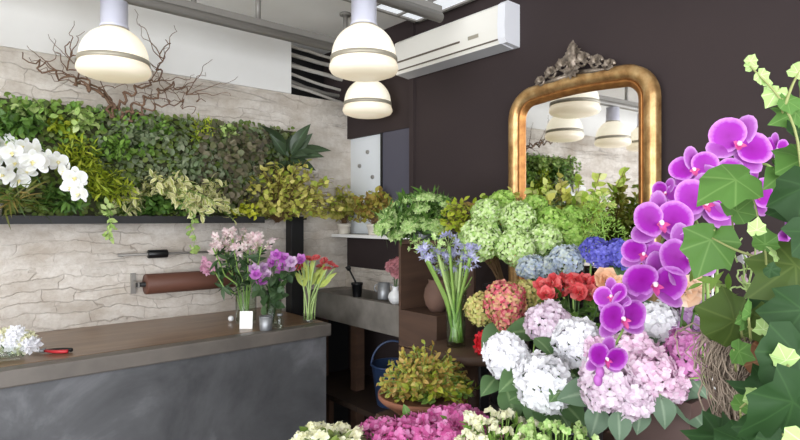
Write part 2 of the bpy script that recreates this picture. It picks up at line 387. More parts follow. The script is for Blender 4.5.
# ------------------------------------------------------------------ mesh building
class MB:
    def __init__(s):
        s.v, s.f, s.uv, s.mi = [], [], [], []
        s.nv = 0
    def add(s, v, f, uv=None, mat=0):
        v = np.asarray(v, float).reshape(-1, 3)
        if uv is None: uv = np.full((len(v), 2), 0.5)
        b = s.nv
        s.v.append(v); s.uv.append(np.asarray(uv, float))
        s.f.extend([tuple(i + b for i in q) for q in f])
        s.mi.extend([mat] * len(f))
        s.nv += len(v)
        return s
    def many(s, T, o, y, z, sc, mat=0):
        """copies of template T=(verts,faces,uv) at origins o, long axis y, facing z, scale sc (n,) or (n,3)"""
        tv, tf, tu = T
        o = np.atleast_2d(np.asarray(o, float)); n = len(o)
        y = nrm(np.broadcast_to(np.asarray(y, float), (n, 3)))
        z = np.broadcast_to(np.asarray(z, float), (n, 3))
        z = z - (z * y).sum(1, keepdims=True) * y
        bad = np.linalg.norm(z, axis=1) < 1e-5
        if bad.any():
            z = z.copy(); z[bad] = np.cross(y[bad], [0.3, 0.5, 0.81])
        z = nrm(z); x = np.cross(y, z)
        sc = np.asarray(sc, float)
        if sc.ndim == 0: sc = np.full((n, 3), float(sc))
        elif sc.ndim == 1: sc = np.repeat(sc[:, None], 3, 1) if len(sc) == n else np.broadcast_to(sc, (n, 3))
        R = np.stack([x, y, z], 1)               # rows
        V = np.einsum('nki,nij->nkj', tv[None] * sc[:, None, :], R) + o[:, None, :]
        k = len(tv); b = s.nv
        s.v.append(V.reshape(-1, 3)); s.uv.append(np.tile(tu, (n, 1)))
        for i in range(n):
            q = b + i * k
            s.f.extend([tuple(j + q for j in fc) for fc in tf])
        s.mi.extend([mat] * (len(tf) * n))
        s.nv += n * k
        return s
    def box(s, lo, hi, mat=0, bev=0.0):
        lo = np.array(lo, float); hi = np.array(hi, float)
        if bev <= 0:
            v = [[(lo, hi)[i][0], (lo, hi)[j][1], (lo, hi)[k][2]] for i in (0, 1) for j in (0, 1) for k in (0, 1)]
            f = [(0, 1, 3, 2), (4, 6, 7, 5), (0, 4, 5, 1), (2, 3, 7, 6), (0, 2, 6, 4), (1, 5, 7, 3)]
            return s.add(v, f, None, mat)
        bm = bpy_bevel_box(lo, hi, bev)
        return s.add(bm[0], bm[1], None, mat)
    def tube(s, pts, r, sides=6, mat=0, cap=True):
        pts = np.asarray(pts, float); n = len(pts)
        r = np.broadcast_to(np.asarray(r, float), (n,)) if np.ndim(r) else np.full(n, float(r))
        tg = nrm(np.gradient(pts, axis=0))
        ref = np.array([0.13, 0.31, 0.94]) if abs(tg[0] @ np.array([0.13, 0.31, 0.94])) < 0.9 else np.array([1.0, 0.1, 0])
        vs = []
        a = np.arange(sides) / sides * 2 * PI
        nn = ref
        for i in range(n):
            nn = nn - (nn @ tg[i]) * tg[i]
            nn = nn / max(1e-9, np.linalg.norm(nn))
            bb = np.cross(tg[i], nn)
            vs.append(pts[i] + r[i] * (np.cos(a)[:, None] * nn + np.sin(a)[:, None] * bb))
        f = []
        for i in range(n - 1):
            for j in range(sides):
                k = (j + 1) % sides
                f.append((i * sides + j, i * sides + k, (i + 1) * sides + k, (i + 1) * sides + j))
        if cap:
            f.append(tuple(range(sides - 1, -1, -1)))
            f.append(tuple((n - 1) * sides + j for j in range(sides)))
        return s.add(np.concatenate(vs), f, None, mat)
    def lathe(s, prof, c=(0, 0, 0), seg=32, mat=0, axis='z'):
        prof = np.asarray(prof, float); n = len(prof)
        a = np.arange(seg) / seg * 2 * PI
        v = np.zeros((n, seg, 3))
        v[:, :, 0] = prof[:, 0][:, None] * np.cos(a)
        v[:, :, 1] = prof[:, 0][:, None] * np.sin(a)
        v[:, :, 2] = prof[:, 1][:, None]
        if axis == 'x': v = v[:, :, [2, 0, 1]]
        if axis == 'y': v = v[:, :, [1, 2, 0]]
        f = []
        for i in range(n - 1):
            for j in range(seg):
                k = (j + 1) % seg
                f.append((i * seg + j, i * seg + k, (i + 1) * seg + k, (i + 1) * seg + j))
        return s.add(v.reshape(-1, 3) + np.asarray(c, float), f, None, mat)
    def build(s, name, mats, parent=None, smooth=True, base=None):
        if not isinstance(mats, (list, tuple)): mats = [mats]
        v = np.concatenate(s.v); uv = np.concatenate(s.uv)
        b = np.zeros(3)
        if base is not None: b = np.asarray(base, float)
        elif parent is not None: b = np.array(parent.get('_b', (0, 0, 0)), float)
        me = bpy.data.meshes.new(name)
        me.from_pydata((v - b).tolist(), [], s.f)
        for m in mats: me.materials.append(m)
        me.polygons.foreach_set('material_index', np.array(s.mi, np.int32))
        me.polygons.foreach_set('use_smooth', np.full(len(s.f), bool(smooth)))
        ul = me.uv_layers.new(name='UVMap')
        li = np.zeros(len(me.loops), np.int32); me.loops.foreach_get('vertex_index', li)
        ul.data.foreach_set('uv', uv[li].astype(np.float32).ravel())
        me.update()
        o = bpy.data.objects.new(name, me); COL.objects.link(o)
        if parent is not None:
            o.parent = parent
            if base is not None:
                pass
        elif base is not None:
            o.location = base
        o['_b'] = [float(x) for x in b]
        return o

def bpy_bevel_box(lo, hi, bev):
    import bmesh
    bm = bmesh.new()
    bmesh.ops.create_cube(bm, size=1)
    for v in bm.verts:
        v.co = Vector([(lo[i] + hi[i]) / 2 + v.co[i] * (hi[i] - lo[i]) for i in range(3)])
    bmesh.ops.bevel(bm, geom=bm.edges[:], offset=bev, segments=2, profile=0.5, affect='EDGES')
    bm.verts.index_update()
    v = [list(x.co) for x in bm.verts]; f = [tuple(x.index for x in p.verts) for p in bm.faces]
    bm.free()
    return v, f

def tag(o, label, cat, group=None):
    o['label'] = label; o['category'] = cat
    if group: o['group'] = group
    return o

def thing(name, label, cat, base, group=None):
    o = bpy.data.objects.new(name, None); COL.objects.link(o)
    o.location = [float(x) for x in base]
    o['_b'] = [float(x) for x in base]
    o.empty_display_size = 0.05
    return tag(o, label, cat, group)

def struct(name, mb, mat, smooth=False):
    o = mb.build(name, mat, None, smooth)
    o['kind'] = 'structure'
    return o

def inst(ob, parent, name, loc, rot=None, scale=1.0):
    """linked copy of a part mesh under a thing; loc in world"""
    c = ob.copy(); COL.objects.link(c); c.name = name
    c.parent = parent
    b = np.array(parent['_b'])
    c.location = [float(x) for x in (np.asarray(loc) - b)]
    if rot is not None: c.rotation_euler = rot
    c.scale = (scale,) * 3
    return c

ORD = ['first', 'second', 'third', 'fourth', 'fifth', 'sixth', 'seventh', 'eighth', 'ninth', 'tenth', 'eleventh', 'twelfth', 'thirteenth', 'fourteenth']

# ------------------------------------------------------------------ templates
def leafT(w=0.35, n=5, fold=0.25, bend=0.25, peak=0.45, tip=1.0, curl=0.0):
    t = np.linspace(0, 1, n + 1)
    e = math.log(0.5) / math.log(peak)
    hw = w * 0.5 * np.sin(PI * t ** e) ** tip
    hw[0] = w * 0.04; hw[-1] = 0.0
    y = t - bend * 0.25 * t ** 2
    z = -bend * t ** 2 * 0.6
    v, uv, f = [], [], []
    for i in range(n + 1):
        v += [[-hw[i], y[i], z[i] + fold * hw[i]], [0, y[i], z[i]], [hw[i], y[i], z[i] + fold * hw[i]]]
        uv += [[0, t[i]], [0.5, t[i]], [1, t[i]]]
    for i in range(n):
        a, b = 3 * i, 3 * i + 3
        f += [(a, a + 1, b + 1, b), (a + 1, a + 2, b + 2, b + 1)]
    return np.array(v), f, np.array(uv)

T_OVAL = leafT(0.55, 4, 0.3, 0.3)
T_ROUND = leafT(0.85, 4, 0.25, 0.3, 0.5, 0.7)
T_LANCE = leafT(0.26, 6, 0.3, 0.35, 0.4)
T_BROAD = leafT(0.36, 7, 0.3, 0.5, 0.42)
T_HYD = leafT(0.68, 7, 0.25, 0.5, 0.42)
T_STRAP = leafT(0.06, 8, 0.3, 1.1, 0.4, 0.6)
T_NEEDLE = leafT(0.2, 2, 0.2, 0.2)
T_HEART = leafT(0.9, 5, 0.2, 0.4, 0.35, 0.8)

def petalT(w=0.9, n=3, cup=0.25, peak=0.6):
    return leafT(w, n, 0.15, -cup, peak, 0.55)

def merge_t(parts):
    v, f, u, b = [], [], [], 0
    for (tv, tf, tu) in parts:
        v.append(tv); u.append(tu); f += [tuple(i + b for i in q) for q in tf]; b += len(tv)
    return np.concatenate(v), f, np.concatenate(u)

def rot_t(T, M3, off=(0, 0, 0)):
    return T[0] @ np.asarray(M3).T + np.asarray(off, float), T[1], T[2]

def Rz(a):
    c, s = math.cos(a), math.sin(a); return np.array([[c, -s, 0], [s, c, 0], [0, 0, 1]])
def Rx(a):
    c, s = math.cos(a), math.sin(a); return np.array([[1, 0, 0], [0, c, -s], [0, s, c]])
def Ry(a):
    c, s = math.cos(a), math.sin(a); return np.array([[c, 0, s], [0, 1, 0], [-s, 0, c]])

def floretT(k=4, w=0.95, cup=0.3, lift=0.15, peak=0.6):
    p = petalT(w, 3, cup, peak)
    return merge_t([rot_t(p, Rz(2 * PI * i / k) @ Rx(lift)) for i in range(k)])
FLORET4 = floretT(4, 0.98, 0.3, 0.12)
FLORET5 = floretT(5, 0.6, 0.2, 0.2)
STAR6 = floretT(6, 0.34, 0.1, 0.5, 0.5)

def discT(rx, ry, rings=4, seg=18, shape=None, cup=0.1, ruffle=0.0):
    """rounded petal lying along +Y from the origin, uv = unit disc"""
    v, uv, f = [[0, ry * 0.5, 0]], [[0.5, 0.5]], []
    for r in range(1, rings + 1):
        q = r / rings
        for j in range(seg):
            a = 2 * PI * j / seg
            k = shape(a) if shape else 1.0
            x, y = math.cos(a) * q * k, math.sin(a) * q * k
            yy = ry * 0.5 + y * ry * 0.5
            z = cup * (q * q) * ry * (0.6 + 0.4 * math.cos(2 * a)) + ruffle * math.sin(5 * a) * q ** 3 * ry
            v.append([x * rx * 0.5, yy, z]); uv.append([0.5 + 0.5 * q * math.cos(a), 0.5 + 0.5 * q * math.sin(a)])
    for j in range(seg):
        f.append((0, 1 + j, 1 + (j + 1) % seg))
    for r in range(rings - 1):
        for j in range(seg):
            a, b = 1 + r * seg, 1 + (r + 1) * seg
            f.append((a + j, b + j, b + (j + 1) % seg, a + (j + 1) % seg))
    return np.array(v), f, np.array(uv)

def ivyT(bend=0.25, seed=0):
    rr = random.Random(seed)
    # outline angles from the leaf's heart at (0.5,0.28) of the unit box: 5 lobes
    ctrl = [(-100, .20), (-78, .30), (-50, .38), (-14, .47), (6, .42), (20, .43), (40, .56), (54, .51), (68, .53), (90, .70),
            (112, .53), (126, .51), (140, .56), (160, .43), (174, .42), (194, .47), (230, .38), (258, .30)]
    pts = []
    for i, (a, r) in enumerate(ctrl):
        r2 = r * (1 + rr.uniform(-.10, .10)); a2 = a + rr.uniform(-6, 6)
        pts.append((math.cos(math.radians(a2)) * r2, math.sin(math.radians(a2)) * r2))
    n = len(pts)
    v, uv, f = [[0, 0.28, 0.0]], [[0.5, 0.28]], []
    for q in (0.5, 1.0):
        for (x, y) in pts:
            X, Y = x * q, y * q
            z = -bend * (X * X * 0.9 + max(0, Y) ** 2 * 0.6) + 0.05 * q * math.sin(7 * math.atan2(y, x) + seed)
            v.append([X, 0.28 + Y, z]); uv.append([0.5 + X, 0.28 + Y])
    for j in range(n):
        k = (j + 1) % n
        f.append((0, 1 + j, 1 + k))
        f.append((1 + j, 1 + n + j, 1 + n + k, 1 + k))
    v = np.array(v); v[:, 1] -= 0.06
    return v, f, np.array(uv)
IVY = [ivyT((.3, .55, .15, .7, .4, .25, .6)[s], s) for s in range(7)]

def roseT(rings=((3, .28, 1.25), (4, .5, .95), (5, .74, .6), (6, .95, .25))):
    parts = []
    p = leafT(1.15, 4, -0.3, -0.55, 0.58, 0.5)
    for ri, (k, r, tilt) in enumerate(rings):
        for i in range(k):
            a = 2 * PI * i / k + ri * 0.7
            q = rot_t((p[0] * (0.45 + 0.22 * ri) * np.array([1.1, 1, 1]), p[1], p[2]), Rx(tilt))
            parts.append(rot_t(q, Rz(a), (Rz(a) @ np.array([0, 0.06 * ri, -0.06 * ri]))))
    return merge_t(parts)
ROSE = roseT()

# ------------------------------------------------------------------ generators
def rand_dir(n):
    return nrm(RNG.normal(size=(n, 3)))

def head_mesh(mb, c, r, n, axis=(0, 0, 1), size=0.02, low=-0.55, T=FLORET4, flat=1.0, jit=0.25, mat=0, rough=.055):
    i = np.arange(n) + 0.5
    zc = 1 - (1 - low) * i / n
    a = i * PI * (1 + 5 ** 0.5)
    s = np.sqrt(np.maximum(0, 1 - zc ** 2))
    d = np.stack([np.cos(a) * s, np.sin(a) * s, zc], 1)
    ax = nrm(np.array(axis, float)); up = np.array([0.2, 0.1, 0.97]) if abs(ax[2]) < 0.9 else np.array([1.0, 0, 0])
    x = nrm(np.cross(up, ax)); y = np.cross(ax, x)
    ph = RNG.uniform(0, 6, 3)
    bump = 1 + RNG.normal(0, rough * .5, n) + rough * 1.3 * np.sin(d[:, 0] * 4.2 + ph[0]) * np.cos(d[:, 1] * 3.6 + ph[1] + d[:, 2] * 2)
    pos = (d * np.array([1, 1, flat])) * r * bump[:, None]
    R = np.stack([x, y, ax], 0)
    pos = pos @ R; dn = nrm((d * np.array([1, 1, 1 / max(flat, .3)])) @ R + RNG.normal(0, jit, (n, 3)))
    yy = rand_dir(n)
    mb.many(T, np.asarray(c) + pos, np.cross(dn, yy), dn, size * (0.85 + 0.3 * RNG.random(n)), mat)

def curve_pts(a, b, n=8, sag=0.0, side=None, wig=0.0):
    a, b = np.asarray(a, float), np.asarray(b, float)
    t = np.linspace(0, 1, n)[:, None]
    p = a + (b - a) * t
    p[:, 2] += sag * np.sin(PI * t[:, 0])
    if side is not None: p += np.asarray(side)[None] * np.sin(PI * t)
    if wig: p[1:-1] += RNG.normal(0, wig, (n - 2, 3))
    return p

def bush(parent, root, c, rad, nb, per, T, mat, size, stemmat=None, stem_r=0.0025, droop=0.0, flat=0.4, name='foliage', stemname='stem', lowz=-0.6, zup=0.5, start=0.35, size_v=0.35):
    """branches run from the root to an ellipsoid about c; leaves sit along their outer part"""
    root = np.asarray(root, float); c = np.asarray(c, float); rad = np.asarray(rad, float)
    fm, sm = MB(), MB()
    O, Y, Z, SZ = [], [], [], []
    for b in range(nb):
        while True:
            d = rand_dir(1)[0]
            if d[2] > lowz: break
        loc = d[0] * RIGHT * rad[0] + d[1] * FWD * rad[1] + d[2] * UP * rad[2]
        e = c + loc * (0.55 + 0.45 * RNG.random() ** 0.5)
        pts = curve_pts(root + RNG.normal(0, 0.006, 3), e, 9, 0.12 * np.linalg.norm(e - root) - droop * 0.2)
        pts[:, 2] -= droop * np.linspace(0, 1, 9) ** 2 * abs(d[0])
        if stemmat is not None: sm.tube(pts, np.linspace(stem_r, stem_r * .5, 9), 4)
        tg = nrm(np.gradient(pts, axis=0))
        for k in range(per):
            u = start + (1 - start) * (k + RNG.random() * 0.6) / per
            x = min(u, 0.999) * 8; i = int(x); q = pts[i] + (pts[i + 1] - pts[i]) * (x - i)
            rd = rand_dir(1)[0]
            y = tg[i] * 0.55 + rd * 0.9
            O.append(q); Y.append(y)
            Z.append(UP * zup + (q - c) / max(rad.max(), 1e-3) * 0.6 + TOCAM * flat + rand_dir(1)[0] * 0.5)
            SZ.append(size * (1 - size_v / 2 + size_v * RNG.random()))
    fm.many(T, np.array(O), np.array(Y), np.array(Z), np.array(SZ))
    if stemmat is not None: sm.build(stemname, stemmat, parent)
    return fm.build(name, mat, parent)

def pot_mesh(mb, c, r, h, rim=0.012, taper=0.78, mat=0, seg=28):
    mb.lathe([(0.0, 0), (r * taper * .98, 0), (r * taper, .004), (r * .98, h - rim * 1.6), (r * 1.06, h - rim * 1.5), (r * 1.06, h),
              (r * .96, h), (r * .93, h - rim * 2.2), (0.0, h - rim * 2.2)], c, seg, mat)

def potted(name, label, cat, c, r, h, potmat, group=None, taper=0.78, soil=True):
    """a plant in a pot: the Empty at the pot's base with pot and soil as parts"""
    t = thing(name, label, cat, c, group)
    m = MB(); pot_mesh(m, c, r, h, taper=taper); m.build('pot', potmat, t)
    if soil:
        m = MB(); m.lathe([(0, h - .016), (r * .90, h - .018), (r * .9, h - .026), (0, h - .026)], c, 20); m.build('soil', M['soil'], t)
    return t

def glass_vase(name, label, c, r, h, wall=0.003, mat='glass', water=0.55, taper=1.0, group=None):
    t = thing(name, label, 'vase', c, group)
    m = MB(); m.lathe([(0, 0), (r * taper, 0), (r * taper, .004), (r, h), (r - wall, h), (r * taper - wall, .012), (0, .012)], c, 32)
    m.build('body', M[mat], t)
    if water:
        m = MB(); m.lathe([(0, .0135), (r * taper - wall * 1.3, .0135), (r * (taper + (1 - taper) * water) - wall * 1.3, h * water), (0, h * water)], c, 24)
        m.build('water', M['water'], t)
    return t

def leaf_part(parent, T, mat, o, y, z, size, name='leaf'):
    m = MB(); m.many(T, np.atleast_2d(o), np.atleast_2d(y), np.atleast_2d(z), np.atleast_1d(size))
    return m.build(name, mat, parent)

# ================================================================== SETTING
XW, YW, ZC = 2.25, 3.2, 2.72
ZBEAM = 2.31
OY0, OY1, OZ0, OZ1 = 2.52, 3.2, 1.40, 2.06

struct('floor', MB().box((-3.2, -2.8, -.1), (3.2, 3.6, 0)), M['floor'])
struct('ceiling', MB().box((-3.2, -2.8, ZC), (3.2, 3.6, ZC + .1)), M['ceil'])
struct('wall_left', MB().box((-3.2, YW, 0), (XW + .2, YW + .2, ZBEAM)), M['stone'])
struct('wall_left_bulkhead', MB().box((-3.2, YW - .015, ZBEAM), (1.80, YW + .3, ZC)), M['white'])
struct('wall_left_recess', MB().box((1.80, YW + .30, ZBEAM), (XW + .2, YW + .34, ZC)), M['black'])
m = MB()
m.box((XW, -2.8, 0), (XW + .12, OY0, ZC)).box((XW, OY0, 0), (XW + .12, YW, OZ0)).box((XW, OY0, OZ1), (XW + .12, YW + .3, ZC))
struct('wall_right', m, M['dark'])
struct('wall_right_splashback', MB().box((XW - .012, 2.24, 1.02), (XW, YW, 1.17)), M['stone'])
struct('wall_right_edge', MB().box((XW - .022, OY0 - .035, 1.035), (XW - .0005, OY0, ZC)), M['dark'])
m = MB(); m.box((XW + .03, OY0 - .02, OZ0 - .01), (XW + .06, YW + .02, OZ1 + .01))
struct('wall_opening_back', m, M['panelwhite'])
# shopfront walls behind the camera, open to the street
m = MB(); m.box((-3.2, -2.8, 0), (-2.9, -2.65, ZC)).box((1.9, -2.8, 0), (XW, -2.65, ZC)).box((-2.9, -2.8, 0), (1.9, -2.65, .35)).box((-2.9, -2.8, 2.5), (1.9, -2.65, ZC))
struct('wall_street', m, M['white'])
m = MB(); m.box((-3.2, -2.65, 0), (-3.05, -2.3, ZC)).box((-3.2, 1.6, 0), (-3.05, YW, ZC)).box((-3.2, -2.3, 0), (-3.05, 1.6, .35)).box((-3.2, -2.3, 2.5), (-3.05, 1.6, ZC))
struct('wall_side', m, M['white'])

# slate shutter and bolts in the pass-through opening
t = thing('sliding_shutter', 'slate grey shutter panel standing in the opening of the dark wall', 'shutter', (2.40, OY0, OZ0))
MB().box((XW + .006, OY0, OZ0), (XW + .0295, 2.83, OZ1 - .001)).build('panel', M['slate'], t, False)
MB().box((XW + .001, 2.81, OZ0), (XW + .0059, 2.83, OZ1 - .001)).build('edge_strip', M['black'], t, False)
for i, (px, py) in enumerate([(368, 152), (360, 166), (373, 177)]):
    p = PX(px, py, XW + .03)
    m = MB(); m.lathe([(0, -.012), (.012, -.012), (.014, -.004), (.014, 0)], (p[0], p[1], p[2]), 10, axis='x')
    o = m.build('wall_bolt', M['pipe'], base=p)
    tag(o, ['uppermost of the three small bolts on the pale board in the opening', 'leftmost small bolt on the pale board in the opening', 'lowest of the three small bolts on the pale board in the opening'][i], 'bolt', 'bolts on the pale board')
tag(MB().box((XW - .13, OY0 - .16, OZ0 - .022), (XW - .001, OY1 + .03, OZ0 - .002)).build('wall_ledge', M['white'], base=(XW, OY0, OZ0 - .02), smooth=False),
    'narrow white ledge below the opening, carrying two small potted plants', 'shelf')

# ceiling pipes with hangers
def ceiling_pipe(Y, x0, x1, stubs, label):
    t = thing('ceiling_pipe', label, 'pipe', (x0, Y, 2.5), 'conduit pipes under the ceiling')
    m = MB(); m.tube(np.array([(x0, Y, 2.5), ((x0 + x1) / 2, Y, 2.5), (x1, Y, 2.5)]), .024, 14); m.build('pipe', M['pipe'], t)
    m = MB(); m.box((x0, Y - .012, 2.522), (x1, Y + .012, 2.556)); m.build('rail', M['pipe'], t, False)
    for x in stubs:
        m = MB(); m.tube(np.array([(x, Y, 2.556), (x, Y, ZC)]), .014, 8)
        m.lathe([(0, 0), (.035, 0), (.035, -.012), (.0, -.012)], (x, Y, ZC), 14)
        m.build('hanger', M['pipe'], t)
ceiling_pipe(2.72, -2.9, 2.2, [-2.4, -1.7, -1.0, -.2, 1.0, 1.34, 1.9], 'long grey ceiling pipe running parallel to the stone wall')
ceiling_pipe(1.97, -2.9, 1.95, [-2.4, -1.6, -.6, .9, 1.88], 'grey ceiling pipe ending above the air conditioner')

# rooflight panel above the air conditioner
t = thing('ceiling_light_panel', 'pale blue-white lit panel on the ceiling above the air conditioner', 'ceiling light', (1.9, 2.1, ZC))
m = MB(); m.box((1.62, 1.72, ZC - .05), (2.2, 2.42, ZC - .012)); m.build('diffuser', M['skypanel'], t, False)
m = MB()
for q in ((1.60, 1.70, 1.62, 2.44), (2.2, 1.70, 2.22, 2.44), (1.60, 1.70, 2.22, 1.72), (1.60, 2.42, 2.22, 2.44), (1.86, 1.72, 1.875, 2.42), (2.05, 1.72, 2.065, 2.42)):
    m.box((q[0], q[1], ZC - .06), (q[2], q[3], ZC - .001))
m.build('frame', M['pipe'], t, False)

# cables in the recess above the stone wall
for i in range(7):
    y = YW + .10 + .02 * (i % 3); z0 = 2.66 - .042 * i; z1 = 2.62 - .05 * i + .02 * (i % 2)
    m = MB(); m.tube(curve_pts((1.78, y, z0), (XW + .1, y - .04, z1 - .01), 9, -.012 * (i % 3), None, .002), .010 + .004 * (i % 2), 8)
    o = m.build('conduit', M['pale_conduit'] if i % 3 != 2 else M['pipe'], base=(1.78, y, z0))
    tag(o, f'{ORD[i]} pale conduit from the top in the dark recess above the stone wall', 'conduit', 'conduits in the recess')

# ================================================================== LAMPS
def pendant(x, y, label):
    z = 2.248
    t = thing('pendant_lamp', label, 'lamp', (x, y, z - .12), 'white globe pendant lamps')
    m = MB(); m.lathe([(.143 * math.cos(q), -.036 + .146 * math.sin(q)) for q in np.linspace(1.2, 0, 14)], (x, y, z), 40); m.build('globe', M['globe'], t)
    m = MB(); m.lathe([(.143, -.034), (.148, -.036), (.149, -.054), (.144, -.056)], (x, y, z), 40); m.build('band', M['band'], t)
    m = MB(); m.lathe([(.144, -.055), (.152, -.076), (.153, -.088), (.143, -.104), (.110, -.116), (.06, -.121), (0, -.122)], (x, y, z), 40); m.build('skirt', M['globelow'], t)
    m = MB(); m.lathe([(0, .103), (.058, .103), (.060, .112), (.056, .118), (.056, .222), (.0, .222)], (x, y, z), 28); m.build('neck', M['lilac_tube'], t)
    m = MB(); m.lathe([(.0, .094), (.058, .094), (.063, .099), (.058, .104), (0, .104)], (x, y, z), 28); m.build('collar', M['band'], t)
    return t
pendant(.645, 2.72, 'white globe pendant lamp in front of the stone wall and willow branches')
pendant(1.475, 1.97, 'white globe pendant lamp beside the left end of the air conditioner')
pendant(2.065, 2.72, 'smaller looking white globe pendant lamp hanging lowest, in the dark corner')
pendant(.0, 2.72, 'white globe pendant lamp seen only as a reflection right of centre in the mirror')
pendant(-.47, 2.72, 'white globe pendant lamp reflected against the right edge of the mirror glass')

# ================================================================== AIR CONDITIONER
t = thing('air_conditioner', 'cream wall-mounted air conditioner high on the dark wall', 'air conditioner', (XW, 2.08, 2.30))
ax0, ay0, ay1 = 2.14, 1.714, 2.55
m = MB()
prof = [(XW, 2.562), (ax0 + .02, 2.562), (ax0, 2.547), (ax0 - .006, 2.44), (ax0 - .002, 2.385), (ax0 + .012, 2.362), (XW, 2.356)]
def extr(m, prof, y0, y1, mat=0):
    n = len(prof); v = [(x, y0, z) for x, z in prof] + [(x, y1, z) for x, z in prof]
    f = [(i, (i + 1) % n, n + (i + 1) % n, n + i) for i in range(n)] + [tuple(range(n - 1, -1, -1)), tuple(range(n, 2 * n))]
    m.add(v, f, None, mat)
extr(m, prof, ay0 + .045, ay1); m.build('body', M['ac'], t, False)
m = MB(); extr(m, [(x - (.004 if x < 2.2 else 0), z + (.003 if z > 2.4 else -.003)) for x, z in prof], ay0, ay0 + .045); m.build('end_cap', M['acwhite'], t, False)
m = MB(); extr(m, [(ax0 + .010, 2.361), (ax0 + .0, 2.357), (XW - .02, 2.346), (XW - .015, 2.3545)], ay0 + .03, ay1 - .02); m.build('air_flap', M['acflap'], t, False)
m = MB(); m.box((ax0 - .0085, ay0 + .30, 2.424), (ax0 + .01, ay1 - .03, 2.433)); m.build('slot', M['acdark'], t, False)
m = MB(); m.box((ax0 - .0085, ay0 + .17, 2.422), (ax0 + .01, ay0 + .24, 2.440)); m.build('display_window', M['band'], t, False)
m = MB(); m.box((ax0 - .0042, ay0 + .045, 2.378), (ax0 + .01, ay1 - .03, 2.384)); m.build('gap', M['acdark'], t, False)

# ================================================================== MIRROR
my0, my1, mz0, mz1 = .995, 1.755, .965, 2.135
t = thing('wall_mirror', 'arched gilt-framed mirror with silvery crest on the dark wall', 'mirror', (XW, my1, mz0))
t.rotation_euler = (0, 0, math.radians(-3.0))
Rr = .15
path = [(my0, mz0), (my0, mz0 + .5)]
for k in range(13):
    a = PI - k / 12 * PI / 2
    path.append((my0 + Rr + Rr * math.cos(a), mz1 - Rr + Rr * math.sin(a)))
for k in range(1, 6):
    y = my0 + Rr + (my1 - my0 - 2 * Rr) * k / 6
    path.append((y, mz1 + .012 * math.sin(PI * k / 6)))
for k in range(13):
    a = PI / 2 - k / 12 * PI / 2
    path.append((my1 - Rr + Rr * math.cos(a), mz1 - Rr + Rr * math.sin(a)))
path += [(my1, mz0 + .5), (my1, mz0)]
path = np.array(path)
def frame_sweep(prof, mat):
    n = len(path); e = np.roll(path, -1, 0) - path
    en = nrm(e); nin = np.stack([en[:, 1], -en[:, 0]], 1)
    mit = nrm(nin + np.roll(nin, 1, 0)); k = 1 / np.maximum(.4, (mit * nin).sum(1)); mit = mit * k[:, None]
    m = MB(); v = []; f = []; q = len(prof)
    for i in range(n):
        for (o, h) in prof:
            w = path[i] + mit[i] * o
            v.append((XW - h, w[0], w[1]))
    for i in range(n):
        j = (i + 1) % n
        for a in range(q - 1):
            f.append((i * q + a, j * q + a, j * q + a + 1, i * q + a + 1))
    m.add(v, f); return m
frame_sweep([(0, .002), (0, .034), (.006, .044), (.016, .050), (.030, .052), (.046, .047), (.056, .038), (.060, .028)], 0).build('frame', M['gold'], t)
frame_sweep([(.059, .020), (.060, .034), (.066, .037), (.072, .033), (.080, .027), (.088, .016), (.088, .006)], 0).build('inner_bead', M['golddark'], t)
m = MB()
ins = []
cpt = np.array([(my0 + my1) / 2, (mz0 + mz1) / 2])
e = nrm(np.roll(path, -1, 0) - path); nin = np.stack([e[:, 1], -e[:, 0]], 1); mit = nrm(nin + np.roll(nin, 1, 0))
for i in range(len(path)):
    w = path[i] + mit[i] * .084
    ins.append((XW - .012, w[0], w[1]))
m.add(ins, [tuple(range(len(ins)))]); m.build('glass', M['mirror'], t, False)
# crest of silvered leaves and scrolls
cm = MB(); cy, cz = (my0 + my1) / 2 - .005, mz1 + .005
cm.lathe([(0, .055), (.012, .05), (.02, .03), (.014, .01), (.028, -.01), (.02, -.05), (.006, -.075), (0, -.08)], (XW - .045, cy, cz + .085), 14)
cm.many(T_OVAL, [(XW - .05, cy, cz + .075)] * 7, [(-.15, math.sin(a), math.cos(a)) for a in np.linspace(-1.3, 1.3, 7)], [(-1, 0, .3)] * 7, [.06, .055, .06, .085, .06, .055, .06])
cm.many(T_OVAL, [(XW - .055, cy, cz + .02)] * 7, [(-.35, math.sin(a), -math.cos(a) * .8) for a in np.linspace(-1.6, 1.6, 7)], [(-1, 0, .3)] * 7, .05)
crest = cm.build('crest', M['silver'], t)
for sgn in (-1, 1):
    for (oy, oz, r, turns) in ((.052, .048, .034, 1.6), (.115, .026, .032, 1.5), (.175, .0, .026, 1.4)):
        a = np.linspace(0, 2 * PI * turns, 26)
        rr = r * (1 - a / a[-1] * .8)
        pts = np.stack([np.full(26, XW - .05), cy + sgn * (oy + rr * np.cos(a)), cz + oz + rr * np.sin(a)], 1)
        m = MB(); m.tube(pts, np.linspace(.008, .004, 26), 6)
        o0 = (XW - .055, cy + sgn * oy, cz + oz)
        m.many(T_OVAL, [o0] * 5, [(-.3, sgn * math.cos(b), math.sin(b)) for b in (-.4, .4, 1.2, 2.0, 2.9)], [(-1, 0, .2)] * 5, r * 1.25)
        m.build('scroll', M['silver'], crest)
m = MB(); m.tube(np.array([(XW - .04, cy - .02, cz + .005), (XW - .045, cy - .1, cz - .005), (XW - .04, cy - .19, cz - .012)]), [.012, .012, .006], 8)
m.tube(np.array([(XW - .04, cy + .02, cz + .005), (XW - .045, cy + .1, cz - .005), (XW - .04, cy + .19, cz - .012)]), [.012, .012, .006], 8)
m.build('garland', M['silver'], crest)

